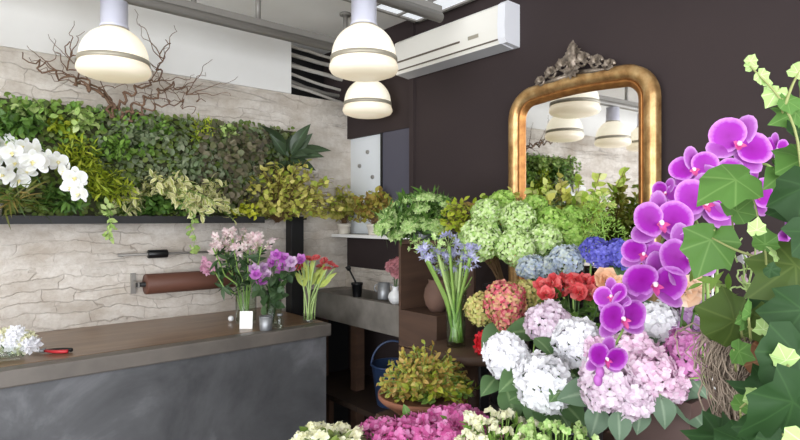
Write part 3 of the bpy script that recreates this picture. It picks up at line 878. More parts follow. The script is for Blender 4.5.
# ================================================================== COUNTER
t = thing('shop_counter', 'long counter with zinc-clad front and worn brown wooden top', 'counter', (.2, 2.5, 0))
MB().box((-2.2, 2.46, .885), (1.63, 2.535, .950), 0, .006).build('edge_strip', M['zincedge'], t, False)
MB().box((-2.2, 2.5355, .89), (1.63, YW - .002, .950), 0, .003).build('worktop', M['counterwood'], t, False)
MB().box((-2.18, 2.49, 0), (1.615, 2.515, .884)).build('front_panel', M['zinc'], t, False)
MB().box((1.59, 2.516, 0), (1.615, YW - .01, .884)).build('end_panel', M['zinc'], t, False)

# black post on the stone wall
t = thing('wall_post', 'narrow black upright post against the stone wall behind the counter', 'post', (1.81, 3.15, 0))
MB().box((1.765, 3.12, 0), (1.855, YW - .004, 1.50), 0, .004).build('upright', M['black'], t, False)
MB().box((1.75, 3.11, 1.495), (1.87, YW - .004, 1.515)).build('top_plate', M['black'], t, False)

# kraft paper roll and the black rod above
t = thing('paper_roll', 'roll of brown kraft paper on wall brackets above the counter', 'paper roll', (.89, 3.1, 1.15))
m = MB(); m.lathe([(.014, 0), (.052, 0), (.054, .004), (.054, .50), (.052, .504), (.014, .504)], (.885, 3.105, 1.155), 32, axis='x'); m.build('roll', M['kraft'], t)
m = MB(); m.lathe([(0, -.045), (.012, -.045), (.012, .55), (0, .55)], (.885, 3.105, 1.155), 12, axis='x'); m.build('axle', M['black'], t)
for x in (.85, 1.425):
    m = MB(); m.box((x - .004, 3.09, 1.14), (x + .004, YW - .002, 1.17)).box((x - .012, 3.185, 1.10), (x + .012, YW - .001, 1.21)); m.build('bracket', M['pipe'], t, False)
t = thing('ribbon_rod', 'thin metal rod with a black grip on the stone wall above the paper roll', 'rod', (.78, 3.13, 1.31))
m = MB(); m.tube(np.array([(.76, 3.13, 1.312), (1.0, 3.13, 1.312), (1.42, 3.13, 1.312)]), .007, 8); m.build('rod', M['pipe'], t)
m = MB(); m.lathe([(0, 0), (.020, 0), (.023, .004), (.023, .098), (.020, .102), (0, .102)], (.905, 3.13, 1.312), 18, axis='x'); m.build('grip', M['blackgloss'], t)
for x in (.78, 1.40):
    m = MB(); m.box((x - .006, 3.13, 1.302), (x + .006, YW - .002, 1.318)); m.build('bracket', M['pipe'], t, False)

# ================================================================== SINK
t = thing('stone_sink', 'grey stone sink counter against the dark wall under the opening', 'sink', (2.1, 2.7, 0))
m = MB(); sx0, sx1, sy0, sy1 = 1.95, XW - .014, 2.235, YW - .003
m.box((sx0, sy0, .86), (sx0 + .04, sy1, 1.03)).box((sx1 - .03, sy0, .86), (sx1, sy1, 1.03)).box((sx0 + .04, sy0, .86), (sx1 - .03, sy0 + .20, 1.03)).box((sx0 + .04, sy1 - .16, .86), (sx1 - .03, sy1, 1.03)).box((sx0 + .04, sy0 + .2, .86), (sx1 - .03, sy1 - .16, .90))
m.build('basin', M['sinkstone'], t, False)
for y in (sy0 + .02, 2.72, sy1 - .08):
    MB().box((sx0 + .03, y, 0), (sx0 + .09, y + .06, .859)).build('leg', M['crate'], t, False)
MB().box((1.66, YW - .03, .0), (sx1, YW - .004, .859)).build('shade_panel', M['black'], t, False)  # added black sheet over the stone wall, standing in for shade under the sink
MB().box((1.82, sy0 - .1, .43), (sx1, sy1, .46)).build('lower_shelf', M['floor'], t, False)
MB().box((1.84, sy0 - .09, 0), (1.87, sy0 - .05, .429)).build('shelf_leg', M['crate'], t, False)
MB().box((1.84, 2.8, 0), (1.87, 2.84, .429)).build('shelf_leg', M['crate'], t, False)
# things on the sink
b = np.array([1.985, 2.36, 1.0305])
t = thing('round_vase', 'round white vase of dusty pink blooms on the front corner of the sink', 'vase', b)
m = MB(); m.lathe([(0, 0), (.022, 0), (.036, .018), (.042, .038), (.036, .058), (.018, .074), (.016, .09), (.02, .096), (.016, .096), (.012, .08), (0, .07)], b, 28); m.build('body', M['whiteglaze'], t)
for i, (dx, dz, r) in enumerate(((-.012, .205, .036), (.022, .222, .034), (.01, .175, .03))):
    c = b + RIGHT * dx + UP * dz
    f = thing('pink_stock', ['dusty pink bloom at the left in the round white vase', 'highest dusty pink bloom in the round white vase', 'lowest dusty pink bloom in the round white vase'][i], 'flower', b + UP * .08, 'pink blooms in the white vase')
    m = MB(); head_mesh(m, c, r * .8, 40, (0, 0, 1), .022, -.7); m.build('bloom', F['dustpink'], f)
    m = MB(); m.tube(curve_pts(b + UP * .075 + RIGHT * dx * .1, c, 6), .003, 5); m.build('stem', M['darkstem'], f)
b = np.array([2.03, 2.52, 1.0305]) + FWD * 0.03
t = thing('metal_cup', 'small metal cup with a handle on the sink rim', 'cup', b)
m = MB(); m.lathe([(0, 0), (.034, 0), (.036, .004), (.036, .095), (.033, .095), (.033, .01), (0, .008)], b, 28); m.build('body', M['tin'], t)
for s_ in (-1, 1):
    a = np.linspace(-1.3, 1.3, 10); pts = b + np.stack([s_ * (.032 + .024 * np.cos(a))[:, None] * RIGHT], 0)[0] + (.065 + .022 * np.sin(a))[:, None] * UP
    m = MB(); m.tube(pts, .004, 6); m.build('handle', M['tin'], t)
b = np.array([1.985, 2.72, 1.0305])
t = thing('brush_pot', 'black pot holding a dark brush at the far end of the sink', 'pot', b)
m = MB(); pot_mesh(m, b, .034, .085, .008); m.build('body', M['blackgloss'], t)
t2 = thing('cleaning_brush', 'dark brush leaning out of the black pot on the sink', 'brush', b + UP * .06)
m = MB(); m.tube(curve_pts(b + UP * .072, b + UP * .16 - RIGHT * .045, 6), .006, 6); m.build('handle', M['black'], t2)
m = MB(); m.tube(np.array([b + UP * .16 - RIGHT * .045, b + UP * .185 - RIGHT * .058]), [.012, .018], 8); m.build('bristles', M['black'], t2)
# bucket on the lower shelf
b = np.array([2.0, 2.40, .4605])
t = thing('blue_bucket', 'blue enamel bucket with raised handle on the shelf below the sink', 'bucket', b)
m = MB(); m.lathe([(0, 0), (.085, 0), (.09, .005), (.12, .22), (.125, .222), (.125, .23), (.117, .23), (.086, .012), (0, .01)], b, 32); m.build('body', M['blue'], t)
a = np.linspace(0, PI, 20); pts = b + (np.cos(a) * .121)[:, None] * RIGHT + (.215 + np.sin(a) * .14)[:, None] * UP
m = MB(); m.tube(pts, .006, 8); m.build('handle', M['blue'], t)

# ================================================================== CRATE TOWER
cb = np.array([1.717, 1.756])
zs = (0, .47, .94, 1.41)
def crate(x0, x1, y0, y1, z0, z1, label, slats=3, mat='crate', group=None, open_top=True):
    t = thing('wooden_crate', label, 'crate', ((x0 + x1) / 2, (y0 + y1) / 2, z0), group)
    h = (z1 - z0)
    MB().box((x0, y0, z0), (x1, y1, z0 + .014)).build('bottom', M[mat], t, False)
    for nm, (a0, a1, b0, b1) in (('side', (x0, x0 + .014, y0, y1)), ('side', (x1 - .014, x1, y0, y1)), ('end', (x0 + .014, x1 - .014, y0, y0 + .014)), ('end', (x0 + .014, x1 - .014, y1 - .014, y1))):
        m = MB()
        for k in range(slats):
            zz = z0 + .014 + (h - .014) * k / slats
            m.box((a0, b0, zz + .002), (a1, b1, zz + (h - .014) / slats - .004))
        m.build(nm, M[mat], t, False)
    return t
crate(cb[0] - .12, cb[0] + .12, cb[1] - .12, cb[1] + .12, 0, .47, 'lowest wooden crate of the stack beside the sink', 3, 'crate', 'crates stacked by the sink')
crate(cb[0] - .12, cb[0] + .12, cb[1] - .12, cb[1] + .12, .471, .94, 'middle wooden crate of the stack beside the sink', 3, 'crate', 'crates stacked by the sink')
t = thing('display_box', 'open wooden box on the crates holding a round clay pot', 'box', (cb[0], cb[1], .941))
x0, x1, y0, y1 = cb[0] - .12, cb[0] + .12, cb[1] - .12, cb[1] + .12
for nm, lo, hi in (('bottom', (x0, y0, .941), (x1, y1, 1.10)), ('top', (x0, y0, 1.392), (x1, y1, 1.41)), ('side', (x1 - .014, y0, 1.10), (x1, y1, 1.392)), ('side', (x0, y1 - .014, 1.10), (x1 - .014, y1, 1.392))):
    MB().box(lo, hi).build(nm, M['crate'], t, False)
b = np.array([cb[0] - .03, cb[1] - .03, 1.1005])
t = thing('clay_pot', 'round brown clay pot inside the open wooden box', 'pot', b)
m = MB(); m.lathe([(0, 0), (.03, 0), (.05, .03), (.058, .065), (.052, .10), (.036, .125), (.04, .138), (.033, .138), (.03, .125), (0, .12)], b, 28); m.build('body', M['claybrown'], t)

# ================================================================== TABLES
TZ = .72
t = thing('display_table', 'low brown wooden table carrying the front flower pots', 'table', (1.15, .85, 0))
MB().box((.58, .0, TZ - .035), (1.72, 1.55, TZ), 0, .004).build('top', M['table'], t, False)
for x in (.62, 1.62):
    for y in (.04, 1.45):
        MB().box((x, y, 0), (x + .06, y + .06, TZ - .036)).build('leg', M['table'], t, False)
CZ = .95
t = thing('console_shelf', 'dark console table against the dark wall under the mirror', 'table', (2.0, .95, 0))
MB().box((1.745, .05, CZ - .03), (XW - .003, 1.61, CZ), 0, .003).build('top', M['black'], t, False)
for x in (1.76, 2.18):
    for y in (.08, 1.54):
        MB().box((x, y, 0), (x + .05, y + .05, CZ - .031)).build('leg', M['black'], t, False)

# ================================================================== LIVING WALL
lw0, lw1, lz0, lz1 = -.02, 1.80, 1.52, 2.06
t = thing('vertical_garden', 'long planted panel of mixed foliage with a black trough on the stone wall', 'living wall', (.9, YW, 1.48))
MB().box((lw0, 3.15, lz0), (lw1, YW - .002, lz1)).build('backing_panel', M['felt'], t, False)
lt = 1.52
m = MB(); m.box((lw0 - .02, 3.0, 1.487), (lt, 3.012, 1.515)).box((lw0 - .02, 3.0, 1.477), (lt, YW - .002, 1.487)).box((lw0 - .02, 3.012, 1.487), (lw0, 3.149, 1.515)).box((lt - .02, 3.012, 1.487), (lt, 3.149, 1.515))
m.build('trough', M['black'], t, False)
def cover(nm, n, x0, x1, z0, z1, T, mat, size, ylo=3.08, yhi=3.15):
    o = np.stack([RNG.uniform(x0, x1, n), RNG.uniform(ylo, yhi, n), RNG.uniform(z0, z1, n)], 1)
    y = nrm(np.stack([RNG.normal(0, .7, n), -RNG.uniform(.1, .7, n), RNG.normal(-.2, .7, n)], 1))
    z = np.stack([RNG.normal(0, .4, n), np.full(n, -1.0), RNG.normal(.6, .4, n)], 1)
    m = MB(); m.many(T, o, y, z, size * RNG.uniform(.6, 1.3, n))
    o = m.build(nm, mat, t); o['kind'] = 'stuff'; return o
cover('moss_cover', 2600, lw0, lw1, lz0 - .01, lz1 + .01, T_ROUND, L['wallgreen'], .032, 3.10, 3.155)
cover('grey_leaf_cover', 900, .65, lw1 - .1, 1.68, lz1, T_OVAL, L['greygreen'], .036, 3.08, 3.13)
cover('brownish_leaf_cover', 330, 1.15, 1.62, 1.58, lz1 - .02, T_ROUND, L['purplegrey'], .042, 3.05, 3.12)
cover('small_leaf_cover', 420, lw0, .95, 1.82, lz1, T_OVAL, L['fern'], .034, 3.06, 3.12)

def fern(parent, c, n, length, mat, pin=14, psize=.05, spread=1.0, out=(0, -1, 0), up=.5, w=.35, droop=.7):
    fm, sm = MB(), MB()
    for i in range(n):
        d = nrm(np.array([RNG.normal(0, spread), out[1] * RNG.uniform(.3, 1.0), up + RNG.normal(0, .5)]))
        ln = length * RNG.uniform(.7, 1.1)
        tt = np.linspace(0, 1, 10)[:, None]
        pts = np.asarray(c) + d * ln * tt + np.array([0, 0, -1.0]) * droop * ln * tt ** 2
        sm.tube(pts, np.linspace(.0025, .001, 10), 4)
        tg = nrm(np.gradient(pts, axis=0)); nm = nrm(np.cross(np.cross(tg, UP), tg))
        k = np.linspace(1, 8.99, pin); ii = k.astype(int); fr = (k - ii)[:, None]
        q = pts[ii] + (pts[np.minimum(ii + 1, 9)] - pts[ii]) * fr
        sd = np.cross(tg[ii], nm[ii])
        sz = psize * np.sin(np.linspace(.5, PI * .97, pin)) * ln / length
        for sgn in (-1, 1):
            fm.many(leaf_pinna, q, sd * sgn + tg[ii] * .45, nm[ii] + RNG.normal(0, .15, (pin, 3)), sz)
    sm.build('stem', M['stem'], parent)
    return fm.build('frond', mat, parent)
leaf_pinna = leafT(.34, 3, .2, .3, .4)

def wallplant(name, label, px, py, w, h, mat, n, per, T, size, Y=3.06, group='plants growing in the living wall', cat='plant', dep=.07, droop=0.0, stemmat='darkstem', **kw):
    c = PY(px, py, Y); d = (c - np.array([0, 0, EYE])) @ FWD
    root = np.array([c[0], 3.14, c[2] - h * d / FPX * .3])
    t = thing(name, label, cat, root, group)
    bush(t, root, c, (w * d / FPX / 2, dep, h * d / FPX / 2), n, per, T, mat, size, M[stemmat], .002, droop, **kw)
    return t
wallplant('leafy_plant', 'dark green leafy plant at the upper left corner of the living wall', 12, 122, 70, 50, L['deep'], 34, 6, T_OVAL, .05)
wallplant('variegated_plant', 'light green variegated plant at the top edge of the living wall left of the lamp', 33, 112, 36, 24, L['brightvar'], 18, 5, T_OVAL, .042, 3.0)
wallplant('variegated_plant', 'light green variegated plant at the top of the living wall below the hanging lamp', 84, 124, 34, 30, L['brightvar'], 18, 5, T_OVAL, .045, 3.0)
wallplant('moss_clump', 'dark mossy clump at the top of the living wall between two variegated plants', 60, 128, 36, 30, L['moss'], 20, 6, T_ROUND, .028, 3.06)
wallplant('mossy_plant', 'yellow-green feathery clump right of the white orchid in the living wall', 78, 160, 54, 50, L['moss'], 46, 10, T_NEEDLE, .05, 3.0)
wallplant('mossy_plant', 'large olive-yellow clump in the middle of the living wall beside the cream-edged shrub', 108, 185, 52, 52, L['moss'], 50, 10, T_NEEDLE, .052, 2.98)
wallplant('small_leaved_plant', 'bright green small-leaved plant in the middle of the living wall', 112, 150, 46, 34, L['fern'], 22, 7, T_OVAL, .034, 3.02)
wallplant('grey_leaved_plant', 'grey-green leaved plant below the willow branches in the living wall', 142, 136, 60, 36, L['greygreen'], 26, 6, T_OVAL, .042, 3.04)
wallplant('leafy_plant', 'round green plant at the top of the living wall right of the willow stems', 163, 128, 26, 28, L['fern'], 16, 6, T_OVAL, .03, 3.03)
wallplant('feathery_plant', 'soft green feathery tuft near the top of the living wall right of centre', 204, 130, 26, 34, L['moss'], 16, 9, T_NEEDLE, .04, 3.02)
wallplant('variegated_plant', 'small bright variegated sprig on the living wall left of the dark broad-leaved plant', 229, 133, 20, 20, L['brightvar'], 9, 4, T_OVAL, .042, 3.0)
wallplant('heuchera_plant', 'dull purple-leaved plant on the living wall left of the golden shrub', 240, 152, 52, 40, L['purplegrey'], 22, 5, T_HEART, .045, 3.03)
wallplant('grey_leaved_plant', 'bluish green leafy plant in the living wall above the cream-edged shrub', 190, 168, 46, 40, L['greygreen'], 20, 6, T_OVAL, .04, 3.05)
wallplant('leafy_plant', 'deep green plant under the cream-edged shrub at the foot of the living wall', 160, 207, 90, 28, L['deep'], 30, 6, T_OVAL, .045, 3.02)
wallplant('leafy_plant', 'deep green plant at the foot of the living wall below the white orchid', 62, 200, 60, 34, L['deep'], 24, 6, T_LANCE, .06, 3.0)
wallplant('yellow_leaved_plant', 'bright yellow-green plant at the right foot of the living wall', 246, 214, 34, 18, L['yellow'], 14, 5, T_OVAL, .04, 2.96)
for (px, py, w, h, lab, n) in ((165, 190, 112, 52, 'cream-edged variegated shrub sprawling across the lower living wall', 56), (214, 196, 64, 50, 'cream-edged variegated shrub drooping at the right of its larger twin', 22)):
    c = PY(px, py, 2.93); d = (c - np.array([0, 0, EYE])) @ FWD
    t = thing('variegated_shrub', lab, 'shrub', (c[0], 3.12, c[2] - .02), 'plants growing in the living wall')
    bush(t, (c[0], 3.13, c[2] - .03), c, (w * d / FPX / 2, .11, h * d / FPX / 2), n, 8, T_LANCE if False else leafT(.4, 4, .3, .4), L['cream'], .048, M['stem'], .0022, .10)
# trailing sprigs below the trough
for i, (px, py0, py1, lab) in enumerate(((108, 205, 240, 'pale green trailing sprig hanging below the trough at the left'), (192, 206, 250, 'pale green trailing sprig hanging below the trough above the paper roll'))):
    a, b = PY(px, py0, 2.965), PY(px + 3, py1, 2.955)
    t = thing('trailing_sprig', lab, 'plant', a, 'trailing sprigs below the trough')
    pts = curve_pts(a, b, 8, 0, None, .006)
    m = MB(); m.tube(pts, .0015, 4); m.build('stem', M['stem'], t)
    m = MB(); m.many(T_OVAL, np.repeat(pts, 4, 0) + RNG.normal(0, .006, (32, 3)), rand_dir(32) + np.array([0, 0, -.5]), TOCAM * .8 + RNG.normal(0, .4, (32, 3)), RNG.uniform(.025, .045, 32)); m.build('foliage', L['brightvar'], t)
# broad dark plant
c = PY(288, 158, 3.06)
t = thing('broad_leaved_plant', 'dark green plant with long broad leaves at the right end of the living wall', 'plant', c, 'plants growing in the living wall')
d3 = (c - np.array([0, 0, EYE])) @ FWD
for (tx, ty, s_) in ((268, 119, 1), (303, 126, 1), (325, 142, 1), (313, 164, .8), (276, 137, .9), (300, 150, .8), (262, 150, .75), (316, 152, .8), (290, 135, .9), (296, 178, .8), (272, 172, .8), (283, 150, .6), (307, 136, .8)):
    e = P(tx, ty, d3 - RNG.uniform(.02, .16)); v = e - c
    leaf_part(t, T_BROAD, L['broad'], c + v * .12 + rand_dir(1)[0] * .01, v, TOCAM * .8 + UP * .6 + RNG.normal(0, .3, 3), np.linalg.norm(v) * 1.05)
# golden shrub
c = PY(290, 194, 2.94); d = (c - np.array([0, 0, EYE])) @ FWD
t = thing('golden_shrub', 'large golden-green shrub at the right end of the living wall', 'shrub', (c[0], 3.12, c[2] - .1), 'plants growing in the living wall')
bush(t, (c[0], 3.10, c[2] - .16), c, (56 * d / FPX, .16, 38 * d / FPX), 120, 11, leafT(.6, 4, .2, .3), L['gold'], .042, M['woodstem'], .003, .04)
# grassy plant with the white orchid
c = PY(16, 200, 2.93)
t = thing('grassy_plant', 'brownish grassy tuft below the white orchid flowers', 'plant', c, 'plants growing in the living wall')
m = MB(); n = 60
m.many(T_STRAP, c + RNG.normal(0, .02, (n, 3)), np.stack([RNG.normal(0, .8, n), RNG.normal(-.5, .4, n), RNG.uniform(-.2, 1, n)], 1), UP * .6 + TOCAM * .5 + RNG.normal(0, .3, (n, 3)), RNG.uniform(.08, .15, n)); m.build('foliage', L['grassy'], t)

# white orchid
def phal(parent_thing, c, face, up, size, pm, sm_, lipm, colm, name='flower'):
    """one moth orchid bloom: three sepals, two broad petals; lip and column as a sub-part"""
    f = nrm(np.asarray(face, float)); u = np.asarray(up, float); u = nrm(u - (u @ f) * f); r = np.cross(u, f)
    c = np.asarray(c, float); m = MB()
    sep = discT(.34, .54, 4, 14, None, -.03); pet = discT(.52, .60, 5, 22, lambda a: (1 + .06 * math.sin(a) - .20 * max(0, -math.sin(a)) ** 2) * (1 + .06 * math.cos(2 * a)), RNG.uniform(.02, .10), .02)
    for ang, T, k, mt, back in ((0, sep, 1, 1, -.03), (125, sep, 1, 1, -.03), (-125, sep, 1, 1, -.03), (78, pet, 1.02, 0, .015), (-78, pet, 1.02, 0, .015)):
        a = math.radians(ang + RNG.normal(0, 3)); d = u * math.cos(a) + r * math.sin(a)
        m.many(T, [c + f * back * size - d * (.11 if mt == 0 else .02) * size], [d + f * RNG.uniform(-.10, .30)], [f + RNG.normal(0, .16, 3)], size, mt)
    fl = m.build(name, [pm, sm_], parent_thing)
    m = MB()
    lip = leafT(.55, 4, .5, -.5, .5)
    m.many(lip, [c - u * .02 * size + f * .03 * size] * 3, [-u * .8 + f * .5, -u * .15 + r + f * .7, -u * .15 - r + f * .7], [f, -r + f, r + f], [size * .20, size * .14, size * .14], 0)
    m.tube(np.array([c, c + f * .07 * size, c + f * .11 * size - u * .03 * size]), [.03 * size, .045 * size, .02 * size], 7, 1)
    m.build('lip', [lipm, colm], fl)
    return fl

b = np.array([.22, 3.07, 1.4875])
t = thing('white_orchid', 'white moth orchid arching out over the left of the living wall', 'orchid', b, 'plants growing in the living wall')
m = MB(); pot_mesh(m, b, .05, .085); m.build('pot', M['cream_pot'], t)
WO = [(8, 143), (2, 157), (24, 147), (36, 150), (16, 163), (28, 172), (20, 180), (48, 160), (58, 161), (4, 176), (66, 172), (75, 178), (72, 188), (80, 194), (38, 164), (-6, 148), (-4, 168), (12, 152), (32, 161)]
wd = [2.55 - .012 * i for i in range(len(WO))]
for k, seq in enumerate(([(b + UP * .08), P(-10, 130, 2.6), P(10, 140, 2.5), P(40, 152, 2.42), P(62, 165, 2.4), P(82, 196, 2.4)], [(b + UP * .08), P(-6, 150, 2.6), P(8, 150, 2.5), P(20, 165, 2.45), P(30, 182, 2.42)])):
    cp = np.array(seq); tt = np.linspace(0, len(cp) - 1.001, 24)
    pts = np.stack([np.interp(tt, range(len(cp)), cp[:, i]) for i in range(3)], 1)
    m = MB(); m.tube(pts + TOCAM * -.07, .0028, 5); m.build('flower_spike', M['darkstem'], t)
for (px, py), d in zip(WO, wd):
    phal(t, P(px, py, d), TOCAM + RIGHT * RNG.normal(.15, .35) + UP * RNG.normal(.05, .25), UP + RIGHT * RNG.normal(0, .35), .096 * RNG.uniform(.9, 1.1), F['worchid'], F['worchid'], F['worchidlip'], F['worchidlip'])
for i in range(6):
    a = i / 6 * 2 * PI + .4
    leaf_part(t, T_BROAD, L['deep'], b + UP * .08, (math.cos(a), -abs(math.sin(a)) - .35, .5), UP + np.array([0, -.5, 0]), .15)

# corkscrew willow
def willow(a, seq, r0, lab, twigs):
    t = thing('willow_branch', lab, 'branch', a, 'twisted willow branches above the living wall')
    cp = np.array(seq); nk = len(cp); tt = np.linspace(0, nk - 1.001, nk * 9)
    pts = np.stack([np.interp(tt, range(nk), cp[:, i]) for i in range(3)], 1)
    ph = RNG.uniform(0, 6); w = np.linspace(0, 1, len(pts))
    pts = pts + (np.sin(w * nk * 7 + ph) * .018)[:, None] * RIGHT + (np.cos(w * nk * 8.1 + ph) * .015)[:, None] * UP + RNG.normal(0, .0035, pts.shape)
    pts[0] = a
    m = MB(); m.tube(pts, np.linspace(r0, r0 * .3, len(pts)), 6); m.build('main_stem', M['bark'], t)
    for i in range(twigs):
        j = int(len(pts) * RNG.uniform(.25, .9)); q = pts[j]
        d = nrm(pts[min(j + 1, len(pts) - 1)] - pts[j]) * .5 + RIGHT * RNG.normal(0, .7) + UP * RNG.uniform(-.3, .9) + TOCAM * RNG.uniform(-.1, .4)
        d = nrm(d) * RNG.uniform(.12, .26); n = 14; w = np.linspace(0, 1, n)[:, None]
        tp = q + d * w + np.sin(w * 15 + i) * .014 * w * RIGHT + np.cos(w * 13 + i * 2) * .014 * w * UP + RNG.normal(0, .002, (n, 3)) * w
        m = MB(); m.tube(tp, np.linspace(r0 * .38, r0 * .14, n), 5); m.build('twig', M['bark'], t)
WY = 3.08
wb = PY(116, 122, WY)
willow(PY(113, 118, WY), [PY(113, 118, WY), PY(108, 98, WY), PY(90, 88, 3.02), PY(72, 80, 3.0), PY(45, 70, 2.98), PY(24, 55, 2.96)], .009, 'twisted brown willow branch reaching farthest left over the stone wall', 7)
willow(PY(117, 119, WY), [PY(117, 119, WY), PY(112, 100, WY), PY(98, 90, 3.04), PY(84, 82, 3.02), PY(70, 66, 3.0), PY(68, 44, 2.98)], .008, 'twisted brown willow branch curling up left of the first lamp', 7)
willow(PY(121, 119, WY), [PY(121, 119, WY), PY(122, 100, WY), PY(136, 88, 3.04), PY(158, 78, 3.02), PY(161, 60, 3.0), PY(168, 38, 2.98)], .008, 'twisted brown willow branch rising right of the first lamp', 7)
willow(PY(125, 120, WY), [PY(125, 120, WY), PY(134, 106, WY), PY(152, 96, 3.05), PY(172, 84, 3.04), PY(190, 92, 3.04), PY(204, 104, 3.04)], .0075, 'twisted brown willow branch bending right towards the conduit recess', 9)
willow(PY(128, 121, WY), [PY(128, 121, WY), PY(142, 112, WY), PY(160, 104, 3.06), PY(180, 102, 3.06), PY(196, 112, 3.06)], .0065, 'short low twisted willow branch just above the living wall', 8)

# ================================================================== LEDGE AND CRATE-TOP PLANTS
def ledge_pot(px, label, mat, w, h, T=leafT(.6, 4, .2, .3), n=30, size=.045, X=2.185):
    b = PX(px, 230, X); b[2] = OZ0 - .0015
    t = potted('potted_plant', label, 'plant', b, .045, .07, M['cream_pot'], 'potted plants on the ledge')
    bush(t, b + UP * .06, b + UP * (.07 + h / 2) + TOCAM * .03, (w / 2, .07, h / 2), n, 8, T, mat, size, M['woodstem'], .002, .05)
ledge_pot(344, 'small potted plant with yellow-green leaves at the far end of the white ledge', L['gold'], .27, .27, n=44)
ledge_pot(374, 'small potted plant with reddish golden leaves at the near end of the white ledge', L['goldred'], .28, .26, n=44)

# green umbel bouquet on the crate tower
b = np.array([1.672, 1.80, 1.4105])
t = thing('zinc_tub', 'low zinc tub on the wooden box filled with pale green umbels', 'tub', b)
m = MB(); m.lathe([(0, 0), (.055, 0), (.057, .004), (.066, .055), (.062, .055), (.054, .01), (0, .008)], b, 24); m.build('body', M['tin'], t)
UMB = [(400, 203), (386, 213), (412, 198), (426, 196), (440, 198), (450, 206), (382, 226), (392, 220), (405, 212), (420, 207), (434, 208), (444, 216), (396, 232), (410, 224), (424, 222), (438, 226)]
UML = ['left of centre at the top', 'left edge', 'top, just left of centre', 'very top', 'top right', 'right edge', 'lowest at the left', 'lower left', 'middle left', 'middle', 'middle right', 'lower right', 'bottom beside the tub', 'low in front, left', 'low in front, middle', 'low in front, right']
for i, (px, py) in enumerate(UMB):
    c = P(px, py, 2.42 + .04 * RNG.normal() + (.0 if py < 205 else -.05 if py < 220 else -.10))
    f = thing('umbel_flower', f'pale green umbel on the wooden box, {UML[i]}', 'flower', b + UP * .03, 'pale green umbels')
    m = MB(); pts = curve_pts(b + UP * .03 + RNG.normal(0, .012, 3) * [1, 1, 0], c - UP * .012, 8, .02); m.tube(pts, [.0025] * 8, 5)
    ax = nrm(c - b - UP * .0) * .6 + UP * .5 + TOCAM * .2
    for k in range(9):
        q = c + (nrm(np.cross(ax, rand_dir(1)[0])) * .028 + nrm(ax) * .012)
        m.tube(np.array([c - UP * .012, q]), .0009, 3)
    m.build('stem', M['palestem'], f)
    m = MB(); head_mesh(m, c - nrm(ax) * .012, .038, 52, ax, .013, .25, FLORET5, .5, .35); m.build('umbel', F['umbel'], f)
    m = MB(); n = 70; q = pts[RNG.integers(2, 8, n)] + RNG.normal(0, .018, (n, 3)); m.many(T_NEEDLE, q, RNG.normal(0, 1, (n, 3)) + [0, 0, .4], RNG.normal(0, 1, (n, 3)), RNG.uniform(.04, .08, n)); m.build('foliage', L['deep'], f)

# ================================================================== VASES ON THE COUNTER
CT = .9505
def pos_counter(px, d):
    p = P(px, 300, d); p[2] = CT; return p
# vase 1: pale pink sprays
b = pos_counter(246, 2.95)
glass_vase('glass_vase', 'clear glass cylinder vase of pale pink flower sprays on the counter', b, .055, .27, water=.6)
for i in range(9):
    tip = [(213, 248), (222, 242), (232, 238), (243, 236), (252, 240), (262, 244), (228, 252), (248, 250), (213, 268)][i]
    c = P(tip[0], tip[1], 2.93 + .05 * RNG.normal())
    a0 = b + UP * .016 + np.append(RNG.normal(0, .016, 2), 0)
    f = thing('flower_spray', 'pale pink flower spray in the glass vase, ' + ['far left', 'upper left', 'top left of centre', 'top centre', 'top right of centre', 'far right', 'in front at the left', 'in front at the right', 'drooping lowest left with darker pink blooms'][i], 'flower', a0, 'pale pink sprays in the vase')
    pts = curve_pts(a0, c, 9, .0); pts[:5, :2] = b[:2] + (pts[:5, :2] - b[:2]) * .55
    m = MB(); m.tube(pts, .0038, 5)
    tips = [c + RIGHT * RNG.normal(0, .035) + UP * RNG.normal(0, .025) + TOCAM * RNG.normal(.01, .02) for _ in range(7)]
    for q in tips: m.tube(np.array([pts[-2], (pts[-2] + q) / 2 + UP * .008, q]), .0012, 4)
    m.build('stem', M['stem'], f)
    m = MB()
    for q in tips:
        for _ in range(2):
            m.many(FLORET5, [q + RNG.normal(0, .006, 3)], [rand_dir(1)[0]], [TOCAM + UP * .5 + RNG.normal(0, .5, 3)], .024)
    m.build('blossom', F['pinkpale2'] if i == 8 else F['palepink'], f)
    n = 16; u = RNG.uniform(.5, .95, n) * 8; q = pts[u.astype(int)] + RNG.normal(0, .008, (n, 3))
    m = MB(); m.many(T_LANCE, q, RNG.normal(0, 1, (n, 3)) + [0, 0, .3], TOCAM + UP * .7 + RNG.normal(0, .4, (n, 3)), RNG.uniform(.05, .09, n)); m.build('foliage', L['darkflowerleaf'], f)
